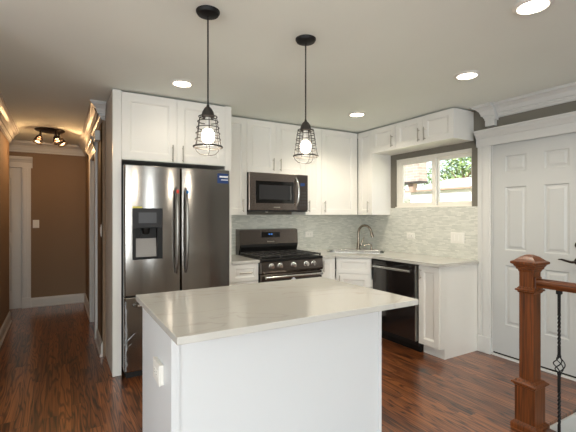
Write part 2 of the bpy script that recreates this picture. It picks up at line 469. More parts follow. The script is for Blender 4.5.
# living room behind the photographer
w = MB()
for a, bb in ((-3.1, -2.2), (-0.9, -0.4), (0.9, 1.78), (2.12, XR)): w.box(a, bb, -3.8, -3.68, 0, CEIL)
for a, bb in ((-2.2, -0.9), (-0.4, 0.9), (1.78, 2.12)): w.box(a, bb, -3.8, -3.68, 0, 0.5); w.box(a, bb, -3.8, -3.68, 2.3, CEIL)  # last, narrow opening added for the streak in the fridge door
struct('wall_rear', w, M['roomwall'])
w = MB(); w.box(-3.1, -3.0, -3.68, -2.1, 0, CEIL); w.box(-3.1, -3.0, 0.9, 2.6, 0, CEIL)
w.box(-3.1, -3.0, -2.1, 0.9, 0, 0.55); w.box(-3.1, -3.0, -2.1, 0.9, 2.25, CEIL)
struct('wall_left', w, M['roomwall'])
struct('wall_living_room_end', B(-3.0, -0.66, 2.5, 2.62, 0, CEIL), M['roomwall'])
# hall
HX, HL, HF = 0.37, -0.54, 6.9
struct('wall_hall_left', B(HL - 0.12, HL, 2.5, 6.1, 0, CEIL), M['hallwall'])
struct('wall_hall_passage', MB().box(-1.75, HL - 0.12, 5.98, 6.1, 0, CEIL).box(-1.87, -1.75, 5.98, HF, 0, CEIL), M['hallwall'])
w = MB(); w.box(-1.87, -1.32, HF, HF + 0.12, 0, CEIL); w.box(-0.458, HX + 0.12, HF, HF + 0.12, 0, CEIL)
w.box(-1.32, -0.458, HF, HF + 0.12, 2.06, CEIL)
struct('wall_hall_end', w, M['hallwall'])
OD0, OD1 = 4.80, 5.56
w = MB(); w.box(HX, HX + 0.12, 4.16, OD0, 0, CEIL); w.box(HX, HX + 0.12, OD1, HF, 0, CEIL); w.box(HX, HX + 0.12, OD0, OD1, 2.06, CEIL)
struct('wall_hall_right', w, M['hallwall'])

# stairwell below the floor
w = MB()
w.box(WX, RIGHT - 0.001, WY - 0.014, WY - 0.0005, -2.6, -0.022)
w.box(WX + 0.0005, WX + 0.011, -1.9, WY - 0.015, -2.6, -0.001)
w.box(WX, XR, -1.92, -1.9, -2.6, -0.03)
struct('wall_stairwell', w, M['trim'])
st = MB()
for i in range(1, 10):
    y1 = WY - 0.016 - 0.26 * (i - 1); st.box(WX + 0.012, RIGHT - 0.002, y1 - 0.28, y1 - 0.002, -2.0, -0.19 * i)
struct('stair_flight', st, M['trim'])
struct('trim_1', B(WX - 0.06, WX + 0.012, -1.9, WY - 0.005, 0.0, 0.022, 0.004), M['oakrail'])      # nosing round the opening

# crown mouldings, baseboards
CP = [(0, 0), (0.108, 0), (0.108, -0.016), (0.097, -0.017), (0.096, -0.026), (0.080, -0.034), (0.056, -0.058), (0.044, -0.090), (0.043, -0.102), (0.030, -0.104), (0.028, -0.118), (0.020, -0.128), (0.020, -0.142), (0.010, -0.144), (0.009, -0.15), (0, -0.15)]


def crown(name, axis, wall, sgn, a0, a1, k=1.0):
    pts = [(wall + sgn * (d * k + 0.001), CEIL - 0.001 + z * k) for d, z in CP]
    return struct(name, MB().prism(pts, axis, a0, a1), M['trim'])


crown('trim_2', 'y', HX, -1, 4.165, HF - 0.001)
crown('trim_3', 'y', HL, 1, 2.6, 6.1)
crown('trim_4', 'x', HF, -1, -1.74, HX - 0.002)
crown('trim_5', 'y', RIGHT, -1, -3.6, 2.215, 0.86)
# boxed end block of the kitchen crown with mitred returns and a small drop below it
def returned(mb, x0, x1, y0, y1, k, add, dirs):
    t = bmesh.new(); prev = None
    lev = [(d * k + add, CEIL - 0.001 + z * k) for d, z in CP if d > 0]
    lev.append((add * 0.4, lev[-1][1] - 0.004)); lev.sort(key=lambda q: -q[1])
    for d, z in lev:
        a0, a1, b0, b1 = x0 - d * dirs[0], x1 + d * dirs[1], y0 - d * dirs[2], y1 + d * dirs[3]
        cur = [t.verts.new((a0, b0, z)), t.verts.new((a1, b0, z)), t.verts.new((a1, b1, z)), t.verts.new((a0, b1, z))]
        if prev:
            for q in range(4): t.faces.new((prev[q], prev[(q + 1) % 4], cur[(q + 1) % 4], cur[q]))
        else: t.faces.new(cur)
        prev = cur
    t.faces.new(prev); mb.merge(t); return mb


b = returned(MB(), RIGHT - 0.02, RIGHT - 0.001, 2.2165, 2.30, 0.98, 0.012, (1, 0, 0, 1))
b.box(RIGHT - 0.05, RIGHT - 0.001, 2.232, 2.325, 2.235, CEIL - 0.12, 0.003)
struct('trim_6', b, M['trim'])
struct('trim_7', returned(MB(), HX - 0.004, HX + 0.02, 4.157, 4.164, 1.0, 0.004, (1, 0, 1, 0)), M['trim'])
struct('wall_hall_wing', B(0.397, 0.4145, 3.622, 4.158, 0, CEIL - 0.001), M['roomwall'])

BP = [(0, 0), (0.026, 0), (0.026, 0.018), (0.016, 0.026), (0.016, 0.112), (0.010, 0.128), (0.006, 0.14), (0, 0.14)]


def baseboard(name, axis, wall, sgn, a0, a1):
    return struct(name, MB().prism([(wall + sgn * (d + 0.001), z + 0.001) for d, z in BP], axis, a0, a1), M['trim'])


baseboard('baseboard_hall_right', 'y', HX, -1, 4.14, OD0 - 0.10)
baseboard('baseboard_hall_right_far', 'y', HX, -1, OD1 + 0.14, HF - 0.03)
baseboard('baseboard_hall_left', 'y', HL, 1, 2.6, 6.1)
baseboard('baseboard_hall_end', 'x', HF, -1, -0.345, HX - 0.002)


# ------------------------------------------------------------------ doors of the place
def header(mb, axis, wall, sgn, a0, a1, z0):
    """moulded head casing: flat frieze with a stepped crown"""
    P_ = [(0, 0), (0.026, 0), (0.026, 0.078), (0.034, 0.084), (0.040, 0.10), (0.058, 0.122), (0.062, 0.14), (0.072, 0.144), (0.072, 0.158), (0, 0.158)]
    mb.prism([(wall + sgn * (d + 0.001), z0 + z) for d, z in P_], axis, a0, a1)
    return mb


SIX = lambda w_, h_: [(a, b_, z0, z1) for a, b_ in ((0.123, 0.317), (w_ - 0.317, w_ - 0.123)) for z0, z1 in ((0.285, 0.855), (1.0, 1.60), (1.74, 1.895))]
SIXR = ((0.0, 0.0), (0.008, -0.009), (0.022, -0.009), (0.040, -0.002))

# entrance door on the right wall
dw = DY1 - DY0 - 0.016
dr = struct('door_1', MB().panelled((RIGHT + 0.045, DY1 - 0.008, 0.035), (0, -1, 0), (-1, 0, 0), dw, 2.02, SIX(dw, 2.02), 0.04, SIXR), M['door'])
c = MB()
for y0, y1 in ((DY1, DY1 + 0.135), (DY0 - 0.135, DY0)):
    c.box(RIGHT - 0.018, RIGHT - 0.001, y0, y1, 0.16, 2.062, 0.003)
    c.box(RIGHT - 0.026, RIGHT - 0.018, y0 + (0.09 if y0 > 2 else 0.0), y0 + (0.135 if y0 > 2 else 0.045), 0.16, 2.062, 0.003)
    c.box(RIGHT - 0.024, RIGHT - 0.018, y0 + 0.02, y0 + 0.075, 0.16, 2.062, 0.003)
    c.box(RIGHT - 0.034, RIGHT - 0.001, y0 - 0.002, y1 + 0.002, 0.001, 0.165, 0.004)
header(c, 'y', RIGHT, -1, DY0 - 0.15, DY1 + 0.15, 2.050)
finish('casing', c, M['trim'], dr)
finish('jamb', MB().box(RIGHT + 0.001, XR - 0.02, DY1 - 0.007, DY1, 0.02, DZ1).box(RIGHT + 0.001, XR - 0.02, DY0, DY0 + 0.007, 0.02, DZ1), M['trim'], dr)
finish('threshold', B(RIGHT - 0.01, XR, DY0 + 0.004, DY1 - 0.004, 0.0, 0.018, 0.003), M['trim'], dr)
finish('door_sweep', B(RIGHT + 0.012, RIGHT + 0.05, DY0 + 0.008, DY1 - 0.008, 0.019, 0.036), M['black'], dr)
hx, hy, hz = RIGHT + 0.005, DY0 + 0.06, 0.985
lv = MB().lathe([(0.0, 0), (0.032, 0), (0.034, 0.006), (0.026, 0.014), (0.012, 0.018), (0.011, 0.05), (0.0, 0.052)], (hx, hy, hz), 20, Matrix.Rotation(R(-90), 4, 'Y'))
lv.tube([(hx - 0.045, hy, hz), (hx - 0.055, hy + 0.03, hz - 0.004), (hx - 0.058, hy + 0.07, hz + 0.004), (hx - 0.056, hy + 0.105, hz + 0.012), (hx - 0.055, hy + 0.13, hz + 0.010)], [0.010, 0.010, 0.009, 0.007, 0.004])
finish('lever_handle', lv, M['bronze'], dr, True)
lk = MB().lathe([(0, 0), (0.028, 0), (0.028, 0.01), (0.02, 0.02), (0, 0.022)], (hx, hy, 1.12), 20, Matrix.Rotation(R(-90), 4, 'Y'))
finish('deadbolt', lk, M['bronze'], dr, True)

# hall end door
d2 = struct('door_2', MB().panelled((-1.319, HF + 0.05, 0.002), X_, (0, -1, 0), 0.860, 2.056,
            [(0.12, 0.37, 0.25, 0.95), (0.48, 0.73, 0.25, 0.95), (0.12, 0.37, 1.1, 1.9), (0.48, 0.73, 1.1, 1.9)], 0.035, SIXR), M['trim'])
c = MB()
for x0, x1 in ((-0.458, -0.348), (-1.43, -1.32)):
    c.box(x0, x1, HF - 0.022, HF - 0.001, 0.15, 2.06, 0.003); c.box(x0 - 0.002, x1 + 0.002, HF - 0.034, HF - 0.001, 0.001, 0.155, 0.003)
    c.box(x0 + 0.02, x0 + 0.07, HF - 0.028, HF - 0.02, 0.155, 2.06, 0.003)
header(c, 'x', HF, -1, -1.45, -0.328, 2.06)
finish('casing', c, M['trim'], d2)

# side door of the hall
d3 = struct('door_3', MB().panelled((HX + 0.10, OD1 - 0.005, 0.012), (0, -1, 0), (-1, 0, 0), OD1 - OD0 - 0.01, 2.035,
            [(0.1, 0.33, 0.25, 0.95), (0.42, 0.65, 0.25, 0.95), (0.1, 0.33, 1.1, 1.9), (0.42, 0.65, 1.1, 1.9)], 0.03, SIXR), M['trim'])
c = MB()
for y0, y1 in ((OD0 - 0.095, OD0), (OD1, OD1 + 0.135)):
    c.box(HX - 0.026, HX - 0.001, y0, y1, 0.001, 2.06, 0.003)
header(c, 'y', HX, -1, OD0 - 0.11, OD1 + 0.15, 2.06)
finish('casing', c, M['trim'], d3)
finish('jamb', MB().box(HX, HX + 0.118, OD1 - 0.004, OD1 - 0.0005, 0.001, 2.06).box(HX, HX + 0.118, OD0 + 0.0005, OD0 + 0.004, 0.001, 2.06), M['trim'], d3)

# ------------------------------------------------------------------ window over the worktop
wx = RIGHT + 0.02
fr = MB()
fr.box(wx, wx + 0.07, WY0, WY0 + 0.022, WZ0, WZ1, 0.002); fr.box(wx, wx + 0.07, WY1 - 0.05, WY1, WZ0, WZ1, 0.002)
fr.box(wx, wx + 0.07, WY0 + 0.022, WY1 - 0.05, WZ0, WZ0 + 0.022, 0.002); fr.box(wx, wx + 0.07, WY0 + 0.022, WY1 - 0.05, WZ1 - 0.04, WZ1, 0.002)
win = struct('window_1', fr, M['vinyl'])


def sash(y0, y1, x, side):
    s = MB(); z0, z1 = WZ0 + 0.022, WZ1 - 0.04
    s.box(x, x + 0.028, y0, y0 + side[0], z0, z1, 0.002); s.box(x, x + 0.028, y1 - side[1], y1, z0, z1, 0.002)
    s.box(x, x + 0.028, y0 + side[0], y1 - side[1], z0, z0 + 0.042, 0.002); s.box(x, x + 0.028, y0 + side[0], y1 - side[1], z1 - 0.036, z1, 0.002)
    o = finish('sash', s, M['vinyl'], win)
    finish('glass_pane', B(x + 0.011, x + 0.016, y0 + side[0], y1 - side[1], z0 + 0.042, z1 - 0.036), M['glass'], o)


sash(2.522, 3.0, wx + 0.036, (0.012, 0.05))
sash(2.965, 3.505, wx + 0.004, (0.055, 0.05))
finish('sill', B(RIGHT - 0.004, wx, WY0, WY1, WZ0, WZ0 + 0.012, 0.002), M['vinyl'], win)

# ------------------------------------------------------------------ backsplash
t = MB(); t.box(1.47, RIGHT - 0.001, BACK - 0.009, BACK - 0.0005, 0.905, 1.372)
struct('backsplash_back', t, M['tile'])
t = MB(); t.box(RIGHT - 0.009, RIGHT - 0.0005, 2.43, BACK - 0.0095, 0.905, 1.372).box(RIGHT - 0.009, RIGHT - 0.0005, 2.43, 3.634, 1.372, 1.455)
struct('backsplash_right', t, M['tile'])


# ------------------------------------------------------------------ cabinets
def bar_handle(parent, p, U, N, length, vertical=True, m=None):
    """bar pull centred on p, standing off along N"""
    p = Vector(p); N = Vector(N); A = Vector((0, 0, 1)) if vertical else Vector(U)
    h = MB(); q = p + N * 0.030
    h.tube([q - A * length / 2, q + A * length / 2], 0.006, 10)
    for s in (-1, 1): h.tube([p + A * s * length * 0.36 + N * 0.0005, p + A * s * length * 0.36 + N * 0.030], 0.0042, 8)
    return finish('handle', h, M['nickel'], parent, True)


def cab_door(parent, o, U, N, w_, h_, name='door', t=0.019, fw=0.062):
    return finish(name, MB().panelled(o, U, N, w_, h_, [(fw, w_ - fw, fw, h_ - fw)], t, SHAKER), M['cab'], parent)


NB, UB = (0, -1, 0), (1, 0, 0)       # cabinets on the back wall
NR, UR = (-1, 0, 0), (0, -1, 0)      # cabinets on the right wall
TOPU = 2.425
GRP_U, GRP_B = 'white wall cabinets', 'white base cabinets'


def upper_back(x0, x1, z0, doors, label, cat='cabinet'):
    """doors: list of (x0, x1, handle x) on the front plane Y = 3.90"""
    t = thing('wall_cabinet', label, 'cabinet', ((x0 + x1) / 2, 4.05, z0), GRP_U)
    finish('body', B(x0 + 0.0005, x1 - 0.0005, 3.921, BACK - 0.001, z0, TOPU), M['cab'], t)
    for a, bb, hx_ in doors:
        d = cab_door(t, (a + 0.0015, 3.9195, z0 + 0.001), UB, NB, bb - a - 0.003, TOPU - z0 - 0.003)
        bar_handle(d, (hx_, 3.9005, z0 + 0.10), UB, NB, 0.14)
    return t


upper_back(1.469, 1.777, 1.37, [(1.469, 1.777, 1.725)], 'tall white wall cabinet between fridge surround and microwave')
upper_back(1.777, 2.540, 1.838, [(1.777, 2.139, 2.098), (2.139, 2.540, 2.190)], 'short white double door wall cabinet above the microwave')
upper_back(2.540, 2.773, 1.37, [(2.540, 2.773, 2.582)], 'narrow white wall cabinet just right of the microwave')
u = upper_back(2.773, 3.335, 1.37, [(2.773, 3.305, 2.815)], 'wide white single door wall cabinet in the room corner')
finish('filler_strip', B(3.3055, 3.345, 3.904, 3.9205, 1.371, TOPU - 0.002), M['cab'], u)


def upper_right(y0, y1, z0, doors, label):
    """doors: (y0, y1, handle y) on the plane X = 3.35"""
    t = thing('wall_cabinet', label, 'cabinet', (3.5, (y0 + y1) / 2, z0), GRP_U)
    finish('body', B(3.371, RIGHT - 0.001, y0 + 0.0005, y1 - 0.0005, z0, TOPU), M['cab'], t)
    for a, bb, hy_ in doors:
        d = cab_door(t, (3.3695, bb - 0.0015, z0 + 0.001), UR, NR, bb - a - 0.003, TOPU - z0 - 0.003, fw=0.058)
        bar_handle(d, (3.3505, hy_, z0 + 0.10), UR, NR, 0.14)
    return t


upper_right(3.635, 3.897, 1.37, [(3.635, 3.897, 3.69)], 'tall white wall cabinet on the window wall by the corner')
upper_right(3.245, 3.634, 2.128, [(3.245, 3.634, 3.290)], 'short white single door wall cabinet above the window')
upper_right(2.478, 3.244, 2.128, [(2.861, 3.244, 2.900), (2.478, 2.861, 2.822)], 'short white double door wall cabinet above the window, nearest the entrance door')

# fridge surround: side panels, cabinet over the fridge
t = thing('fridge_cabinet', 'tall white cabinet surround with two doors above the fridge', 'cabinet', (0.93, 3.9, 0))
finish('side_panel', MB().box(0.395, 0.464, 3.587, 3.62, 0.001, TOPU + 0.008, 0.001), M['cab'], t)
finish('side_panel', MB().box(1.402, 1.468, 3.587, 3.62, 0.001, TOPU + 0.005, 0.001).box(1.448, 1.468, 3.62, BACK - 0.001, 0.001, TOPU + 0.005), M['cab'], t)
finish('body', B(0.416, 1.4475, 3.621, 4.155, 1.845, TOPU), M['cab'], t)
for a, bb, hx_ in ((0.4655, 0.934, 0.893), (0.936, 1.4005, 0.985)):
    d = cab_door(t, (a, 3.606, 1.846), UB, NB, bb - a, TOPU - 1.848, fw=0.066)
    bar_handle(d, (hx_, 3.587, 1.925), UB, NB, 0.15)


def base_unit(label, x0, x1, y0, y1, z1, loc):
    return thing('base_cabinet', label, 'cabinet', loc, GRP_B)


# base cabinets on the back wall
TOPB = 0.879
t = base_unit('white base cabinet with drawer between fridge and range', 0, 0, 0, 0, 0, (1.62, 3.9, 0))
finish('body', B(1.4695, 1.771, 3.621, BACK - 0.01, 0.10, TOPB), M['cab'], t)
finish('toe_kick', B(1.4695, 1.771, 3.69, 3.71, 0.0, 0.0995), M['cab'], t)
d = finish('drawer', MB().panelled((1.472, 3.6195, 0.70), UB, NB, 0.296, 0.172, [(0.04, 0.256, 0.04, 0.132)], 0.019, SHAKER), M['cab'], t)
bar_handle(d, (1.62, 3.6005, 0.786), UB, NB, 0.14, False)
d = cab_door(t, (1.472, 3.6195, 0.105), UB, NB, 0.296, 0.588)
bar_handle(d, (1.73, 3.6005, 0.60), UB, NB, 0.13)

t = base_unit('narrow white base cabinet between range and corner sink', 0, 0, 0, 0, 0, (2.65, 3.9, 0))
finish('body', B(2.541, 2.752, 3.621, BACK - 0.01, 0.10, TOPB), M['cab'], t)
finish('toe_kick', B(2.541, 2.752, 3.69, 3.71, 0.0, 0.0995), M['cab'], t)
d = cab_door(t, (2.544, 3.6195, 0.105), UB, NB, 0.205, 0.768, fw=0.05)
bar_handle(d, (2.572, 3.6005, 0.79), UB, NB, 0.13)

# corner sink base: diagonal front from (2.756, 3.6) to (3.05, 3.306)
t = base_unit('white diagonal corner base cabinet under the sink', 0, 0, 0, 0, 0, (3.2, 3.75, 0))
A0 = Vector((2.762, 3.600)); A1 = Vector((3.050, 3.320)); du = (A1 - A0).normalized(); dn = Vector((du.y, -du.x))
if dn.x > 0: dn = -dn
dl = (A1 - A0).length
in0 = A0 - dn * 0.021; in1 = A1 - dn * 0.021
finish('body', MB().prism([(2.7535, 3.64), tuple(in0), tuple(in1), (3.09, 3.3065), (RIGHT - 0.01, 3.3065), (RIGHT - 0.01, BACK - 0.01), (2.7535, BACK - 0.01)], 'z', 0.10, 0.64), M['cab'], t)
k0 = A0 - dn * 0.09; k1 = A1 - dn * 0.09
finish('face_frame', MB().rbox(tuple((in0 + in1) / 2 - dn * 0.008), tuple(du), tuple(dn), dl / 2, 0.008, 0.641, TOPB), M['cab'], t)
finish('toe_kick', MB().rbox(tuple((k0 + k1) / 2), tuple(du), tuple(dn), dl / 2, 0.008, 0.0, 0.0995), M['cab'], t)
du3 = (du.x, du.y, 0); dn3 = (dn.x, dn.y, 0)
o = A0 - dn * 0.0195 + du * 0.012
d = finish('false_drawer_front', MB().panelled((o.x, o.y, 0.70), du3, dn3, dl - 0.024, 0.172, [(0.04, dl - 0.064, 0.04, 0.132)], 0.019, SHAKER), M['cab'], t)
d = cab_door(t, (o.x, o.y, 0.105), du3, dn3, dl - 0.024, 0.588)
hp = A0 + du * 0.047; bar_handle(d, (hp.x, hp.y, 0.61), du3, dn3, 0.13)

# end cabinet right of the dishwasher
t = base_unit('narrow white base cabinet with panelled end beside entrance door', 0, 0, 0, 0, 0, (3.3, 2.55, 0))
finish('body', B(3.091, RIGHT - 0.011, 2.449, 2.668, 0.10, TOPB), M['cab'], t)
finish('end_panel', MB().prism([(RIGHT - 0.011, 0.0), (3.145, 0.0), (3.145, 0.10), (3.088, 0.10), (3.088, TOPB), (RIGHT - 0.011, TOPB)], 'y', 2.424, 2.4485), M['cab'], t)
finish('toe_kick', B(3.145, 3.165, 2.449, 2.668, 0.0, 0.0995), M['cab'], t)
d = cab_door(t, (3.0895, 2.666, 0.105), UR, NR, 0.238, 0.768, fw=0.055)
bar_handle(d, (3.0705, 2.636, 0.79), UR, NR, 0.10)

# ------------------------------------------------------------------ worktops, sink, tap
tag(finish('countertop', B(1.4695, 1.773, 3.575, BACK - 0.01, 0.88, 0.91, 0.003), M['quartz']), 'short pale quartz countertop between fridge and range', 'countertop')
SC = Vector((3.22, 3.79)); su_ = Vector((0.7071, -0.7071)); sn_ = Vector((0.7071, 0.7071)); SHU, SHN = 0.34, 0.185


def rrect(hu, hn, r=0.06, k=4):
    out = []
    for cx_, cy_, a0 in ((hu - r, hn - r, 0), (-(hu - r), hn - r, 90), (-(hu - r), -(hn - r), 180), (hu - r, -(hn - r), 270)):
        for i in range(k + 1):
            a = R(a0 + 90 * i / k); p = SC + su_ * (cx_ + r * math.cos(a)) + sn_ * (cy_ + r * math.sin(a)); out.append((p.x, p.y))
    return out


outer = [(2.541, 3.575), (2.752, 3.575), (3.045, 3.296), (3.045, 2.402), (RIGHT - 0.0095, 2.402), (RIGHT - 0.0095, BACK - 0.0095), (2.541, BACK - 0.0095)]
hole = rrect(SHU, SHN)
allp = outer + hole
tris = geometry.tessellate_polygon([[Vector((x, y, 0)) for x, y in outer], [Vector((x, y, 0)) for x, y in hole]])
bmt = bmesh.new()
up = [bmt.verts.new((x, y, 0.91)) for x, y in allp]; lo = [bmt.verts.new((x, y, 0.88)) for x, y in allp]
for tr in tris:
    try: bmt.faces.new([up[i] for i in tr]); bmt.faces.new([lo[i] for i in tr][::-1])
    except ValueError: pass
n0 = len(outer)
for base, cnt in ((0, n0), (n0, len(hole))):
    for i in range(cnt):
        a_, b_ = base + i, base + (i + 1) % cnt
        bmt.faces.new((up[a_], up[b_], lo[b_], lo[a_]))
mb = MB(); mb.merge(bmt)
tag(finish('countertop', mb, M['quartz']), 'long pale quartz countertop wrapping the corner with the sink cut in', 'countertop')
# basin
bm2 = bmesh.new(); lv_ = [(rrect(SHU + 0.012, SHN + 0.012, 0.07), 0.9104), (rrect(SHU + 0.012, SHN + 0.012, 0.07), 0.9125), (rrect(SHU - 0.004, SHN - 0.004), 0.9125),
                          (rrect(SHU - 0.01, SHN - 0.01), 0.90), (rrect(SHU - 0.02, SHN - 0.02), 0.73), (rrect(SHU - 0.06, SHN - 0.06, 0.04), 0.705)]
rg = [[bm2.verts.new((x, y, z)) for x, y in pts] for pts, z in lv_]
for A_, B_ in zip(rg, rg[1:]):
    for i in range(len(A_)): bm2.faces.new((A_[i], A_[(i + 1) % len(A_)], B_[(i + 1) % len(A_)], B_[i]))
bm2.faces.new(rg[-1])
mb = MB(); mb.merge(bm2)
t = thing('kitchen_sink', 'steel sink bowl with pale rim set in the corner countertop', 'sink', (SC.x, SC.y, 0.70))
finish('basin', mb, M['sink'], t, True)
finish('drain', MB().lathe([(0, 0.7055), (0.045, 0.7055), (0.045, 0.709), (0.02, 0.7075), (0, 0.7075)], (SC.x, SC.y, 0)), M['bright'], t, True)

FB = Vector((3.43, 3.985, 0.9105)); fd = Vector((0.52, -0.854, 0))
t = thing('faucet', 'brushed nickel gooseneck faucet with side lever behind the sink', 'faucet', FB)
finish('base', MB().lathe([(0, 0), (0.03, 0), (0.03, 0.006), (0.024, 0.02), (0.022, 0.075), (0.018, 0.09), (0.0, 0.092)], FB), M['tap'], t, True)
neck = [FB + Vector((0, 0, 0.085)), FB + Vector((0, 0, 0.14)), FB + Vector((0, 0, 0.215))]
for i in range(1, 13):
    a = R(180 - 15 * i); neck.append(FB + fd * (0.088 + 0.088 * math.cos(a)) + Vector((0, 0, 0.215 + 0.105 * math.sin(a))))
neck = neck[:-1]
finish('spout_neck', MB().tube(neck, 0.0155, 12), M['tap'], t, True)
e0 = neck[-1]; e1 = e0 + Vector((fd.x * 0.02, fd.y * 0.02, -0.075))
finish('spray_head', MB().tube([e0, e0.lerp(e1, 0.4), e1], [0.015, 0.019, 0.021], 14), M['tap'], t, True)
sd = Vector((0.86, -0.51, 0))
finish('lever', MB().tube([FB + Vector((0, 0, 0.05)) + sd * 0.018, FB + Vector((0, 0, 0.065)) + sd * 0.04, FB + Vector((0, 0, 0.12)) + sd * 0.055, FB + Vector((0, 0, 0.165)) + sd * 0.075], [0.014, 0.015, 0.010, 0.006], 10), M['tap'], t, True)

SB = Vector((3.545, 3.86, 0.9105))
t = thing('soap_dispenser', 'small nickel soap dispenser pump right of the faucet', 'soap dispenser', SB)
finish('collar', MB().lathe([(0, 0), (0.024, 0), (0.024, 0.008), (0.014, 0.016), (0.013, 0.04), (0, 0.041)], SB), M['tap'], t, True)
finish('spout', MB().tube([SB + Vector((0, 0, 0.035)), SB + Vector((0, 0, 0.062)), SB + Vector((-0.02, 0.01, 0.072)), SB + Vector((-0.07, 0.04, 0.068)), SB + Vector((-0.09, 0.052, 0.058))], [0.011, 0.012, 0.009, 0.007, 0.006], 10), M['tap'], t, True)

# ------------------------------------------------------------------ fridge
t = thing('refrigerator', 'dark stainless french door refrigerator with dispenser in white surround', 'refrigerator', (0.93, 3.85, 0))
FX0, FX1, FY, FM = 0.470, 1.389, 3.430, 0.930
finish('body', B(FX0 + 0.004, FX1 - 0.004, 3.512, 4.15, 0.06, 1.775, 0.004), M['steelside'], t)
finish('base_grille', B(FX0 + 0.02, FX1 - 0.02, 3.50, 3.70, 0.0, 0.059), M['grille'], t)
DX0, DX1, DZ0, DZ1_ = 0.528, 0.772, 0.995, 1.425


def door_slab(x0, x1, z0, z1, bulge=0.006, cut=None):
    """slightly crowned door front between FY and 3.508, optionally with a rectangular recess"""
    bm = bmesh.new(); xs = sorted({x0, x0 + 0.006, x1 - 0.006, x1} | {x0 + (x1 - x0) * i / 10 for i in range(1, 10)} | (set(cut[:2]) if cut else set()))
    zs = sorted({z0, z0 + 0.006, z1 - 0.006, z1} | (set(cut[2:]) if cut else set()))
    def fy(x, z):
        u_ = (x - x0) / (x1 - x0) * 2 - 1; y = FY + bulge * u_ * u_
        if x in (x0, x1): y += 0.008
        if z in (z0, z1): y += 0.005
        return y
    g = {(i, j): bm.verts.new((x, fy(x, z), z)) for i, x in enumerate(xs) for j, z in enumerate(zs)}
    for i in range(len(xs) - 1):
        for j in range(len(zs) - 1):
            if cut and cut[0] <= xs[i] and xs[i + 1] <= cut[1] and cut[2] <= zs[j] and zs[j + 1] <= cut[3]: continue
            bm.faces.new((g[i, j], g[i + 1, j], g[i + 1, j + 1], g[i, j + 1]))
    bm.verts.ensure_lookup_table(); bm.edges.ensure_lookup_table()
    be = [e for e in bm.edges if e.is_boundary]
    ex = bmesh.ops.extrude_edge_only(bm, edges=be)
    for v in [q for q in ex['geom'] if isinstance(q, bmesh.types.BMVert)]:
        inside = cut and cut[0] - 1e-4 <= v.co.x <= cut[1] + 1e-4 and cut[2] - 1e-4 <= v.co.z <= cut[3] + 1e-4
        v.co.y = 3.495 if inside else 3.508
    mbb = MB(); mbb.merge(bm); return mbb


dL = finish('door', door_slab(FX0, FM - 0.004, 0.695, 1.785, cut=(DX0, DX1, DZ0, DZ1_)), M['steel'], t, True)
dR = finish('door', door_slab(FM + 0.004, FX1, 0.695, 1.785), M['steel'], t, True)
fz = finish('freezer_drawer', door_slab(FX0, FX1, 0.07, 0.683, 0.004), M['steel'], t, True)
for dd, hx_ in ((dL, 0.886), (dR, 0.972)):
    h = MB(); P0 = []
    for i in range(13):
        s = i / 12; P0.append((hx_, FY - 0.010 - 0.048 * math.sin(math.pi * min(1, max(0, s))) ** 0.55, 0.862 + 0.745 * s))
    h.tube(P0, [0.008] + [0.0125] * 11 + [0.008], 12)
    hh = finish('handle', h, M['handle'], dd, True)
    finish('hinge_tag', B(hx_ - 0.011, hx_ + 0.011, FY - 0.069, FY - 0.062, 1.49, 1.525) if False else B(hx_ - 0.010, hx_ + 0.010, FY - 0.060, FY - 0.053, 1.555, 1.585, 0.001), M['redtag'] if dd is dL else M['bluetag'], dd)
h = MB(); h.tube([(0.54, FY - 0.012, 0.62), (0.56, FY - 0.05, 0.62), (1.30, FY - 0.05, 0.62), (1.32, FY - 0.012, 0.62)], 0.012, 12)
finish('handle', h, M['bright'], fz, True)
dp = finish('dispenser', MB().box(DX0 + 0.001, DX1 - 0.001, 3.484, 3.494, DZ0 + 0.001, DZ1_ - 0.001)
            .box(DX0 + 0.001, DX0 + 0.028, FY + 0.006, 3.484, DZ0 + 0.001, 1.258).box(DX1 - 0.044, DX1 - 0.001, FY + 0.006, 3.484, DZ0 + 0.001, 1.258)
            .box(DX0 + 0.028, DX1 - 0.044, FY + 0.004, 3.484, DZ0 + 0.001, DZ0 + 0.02), M['black'], dL)
finish('control_panel', B(DX0 + 0.001, DX1 - 0.001, FY + 0.004, 3.483, 1.259, DZ1_ - 0.001, 0.003), M['plastic'], dL)
finish('display', B(DX0 + 0.05, DX1 - 0.05, FY + 0.0025, FY + 0.004, 1.30, 1.39), M['keys'], dL)
finish('dispenser_back', MB().prism([(FY + 0.02, DZ0 + 0.021), (3.483, DZ0 + 0.021), (3.483, 1.17), (3.476, 1.17)], 'x', DX0 + 0.031, DX1 - 0.046), M['dispback'], dL)
finish('nozzle', MB().lathe([(0, 1.205), (0.02, 1.205), (0.03, 1.225), (0.036, 1.258), (0, 1.258)], (0.64, 3.462, 0), 16).box(0.60, 0.68, 3.47, 3.483, 1.17, 1.23), M['black'], dL, True)
fm = MB()
fm.box(DX0 - 0.012, DX0 + 0.0, FY + 0.004, FY + 0.0085, 1.34, DZ1_ + 0.012); fm.box(DX0, DX0 + 0.10, FY + 0.001, FY + 0.006, DZ1_ + 0.0005, DZ1_ + 0.014)
finish('yellow_film', fm, M['yellow'], dL)
ff = MB(); tb = bmesh.new(); prev = None
for i in range(23):      # crinkled clear wrap strip hanging along the lower left edge
    z = 0.085 + i * 0.026; o_ = rng.uniform(0, 0.012)
    cur = [tb.verts.new((FX0 - 0.001 + rng.uniform(0, 0.004), FY - 0.004 - o_, z)), tb.verts.new((FX0 + 0.009 + rng.uniform(-0.003, 0.004), FY - 0.010 - rng.uniform(0, 0.01), z + rng.uniform(-0.008, 0.008))), tb.verts.new((FX0 + 0.016 + rng.uniform(-0.005, 0.008), FY + 0.001, z))]
    if prev:
        for k in range(2): tb.faces.new((prev[k], prev[k + 1], cur[k + 1], cur[k]))
    prev = cur
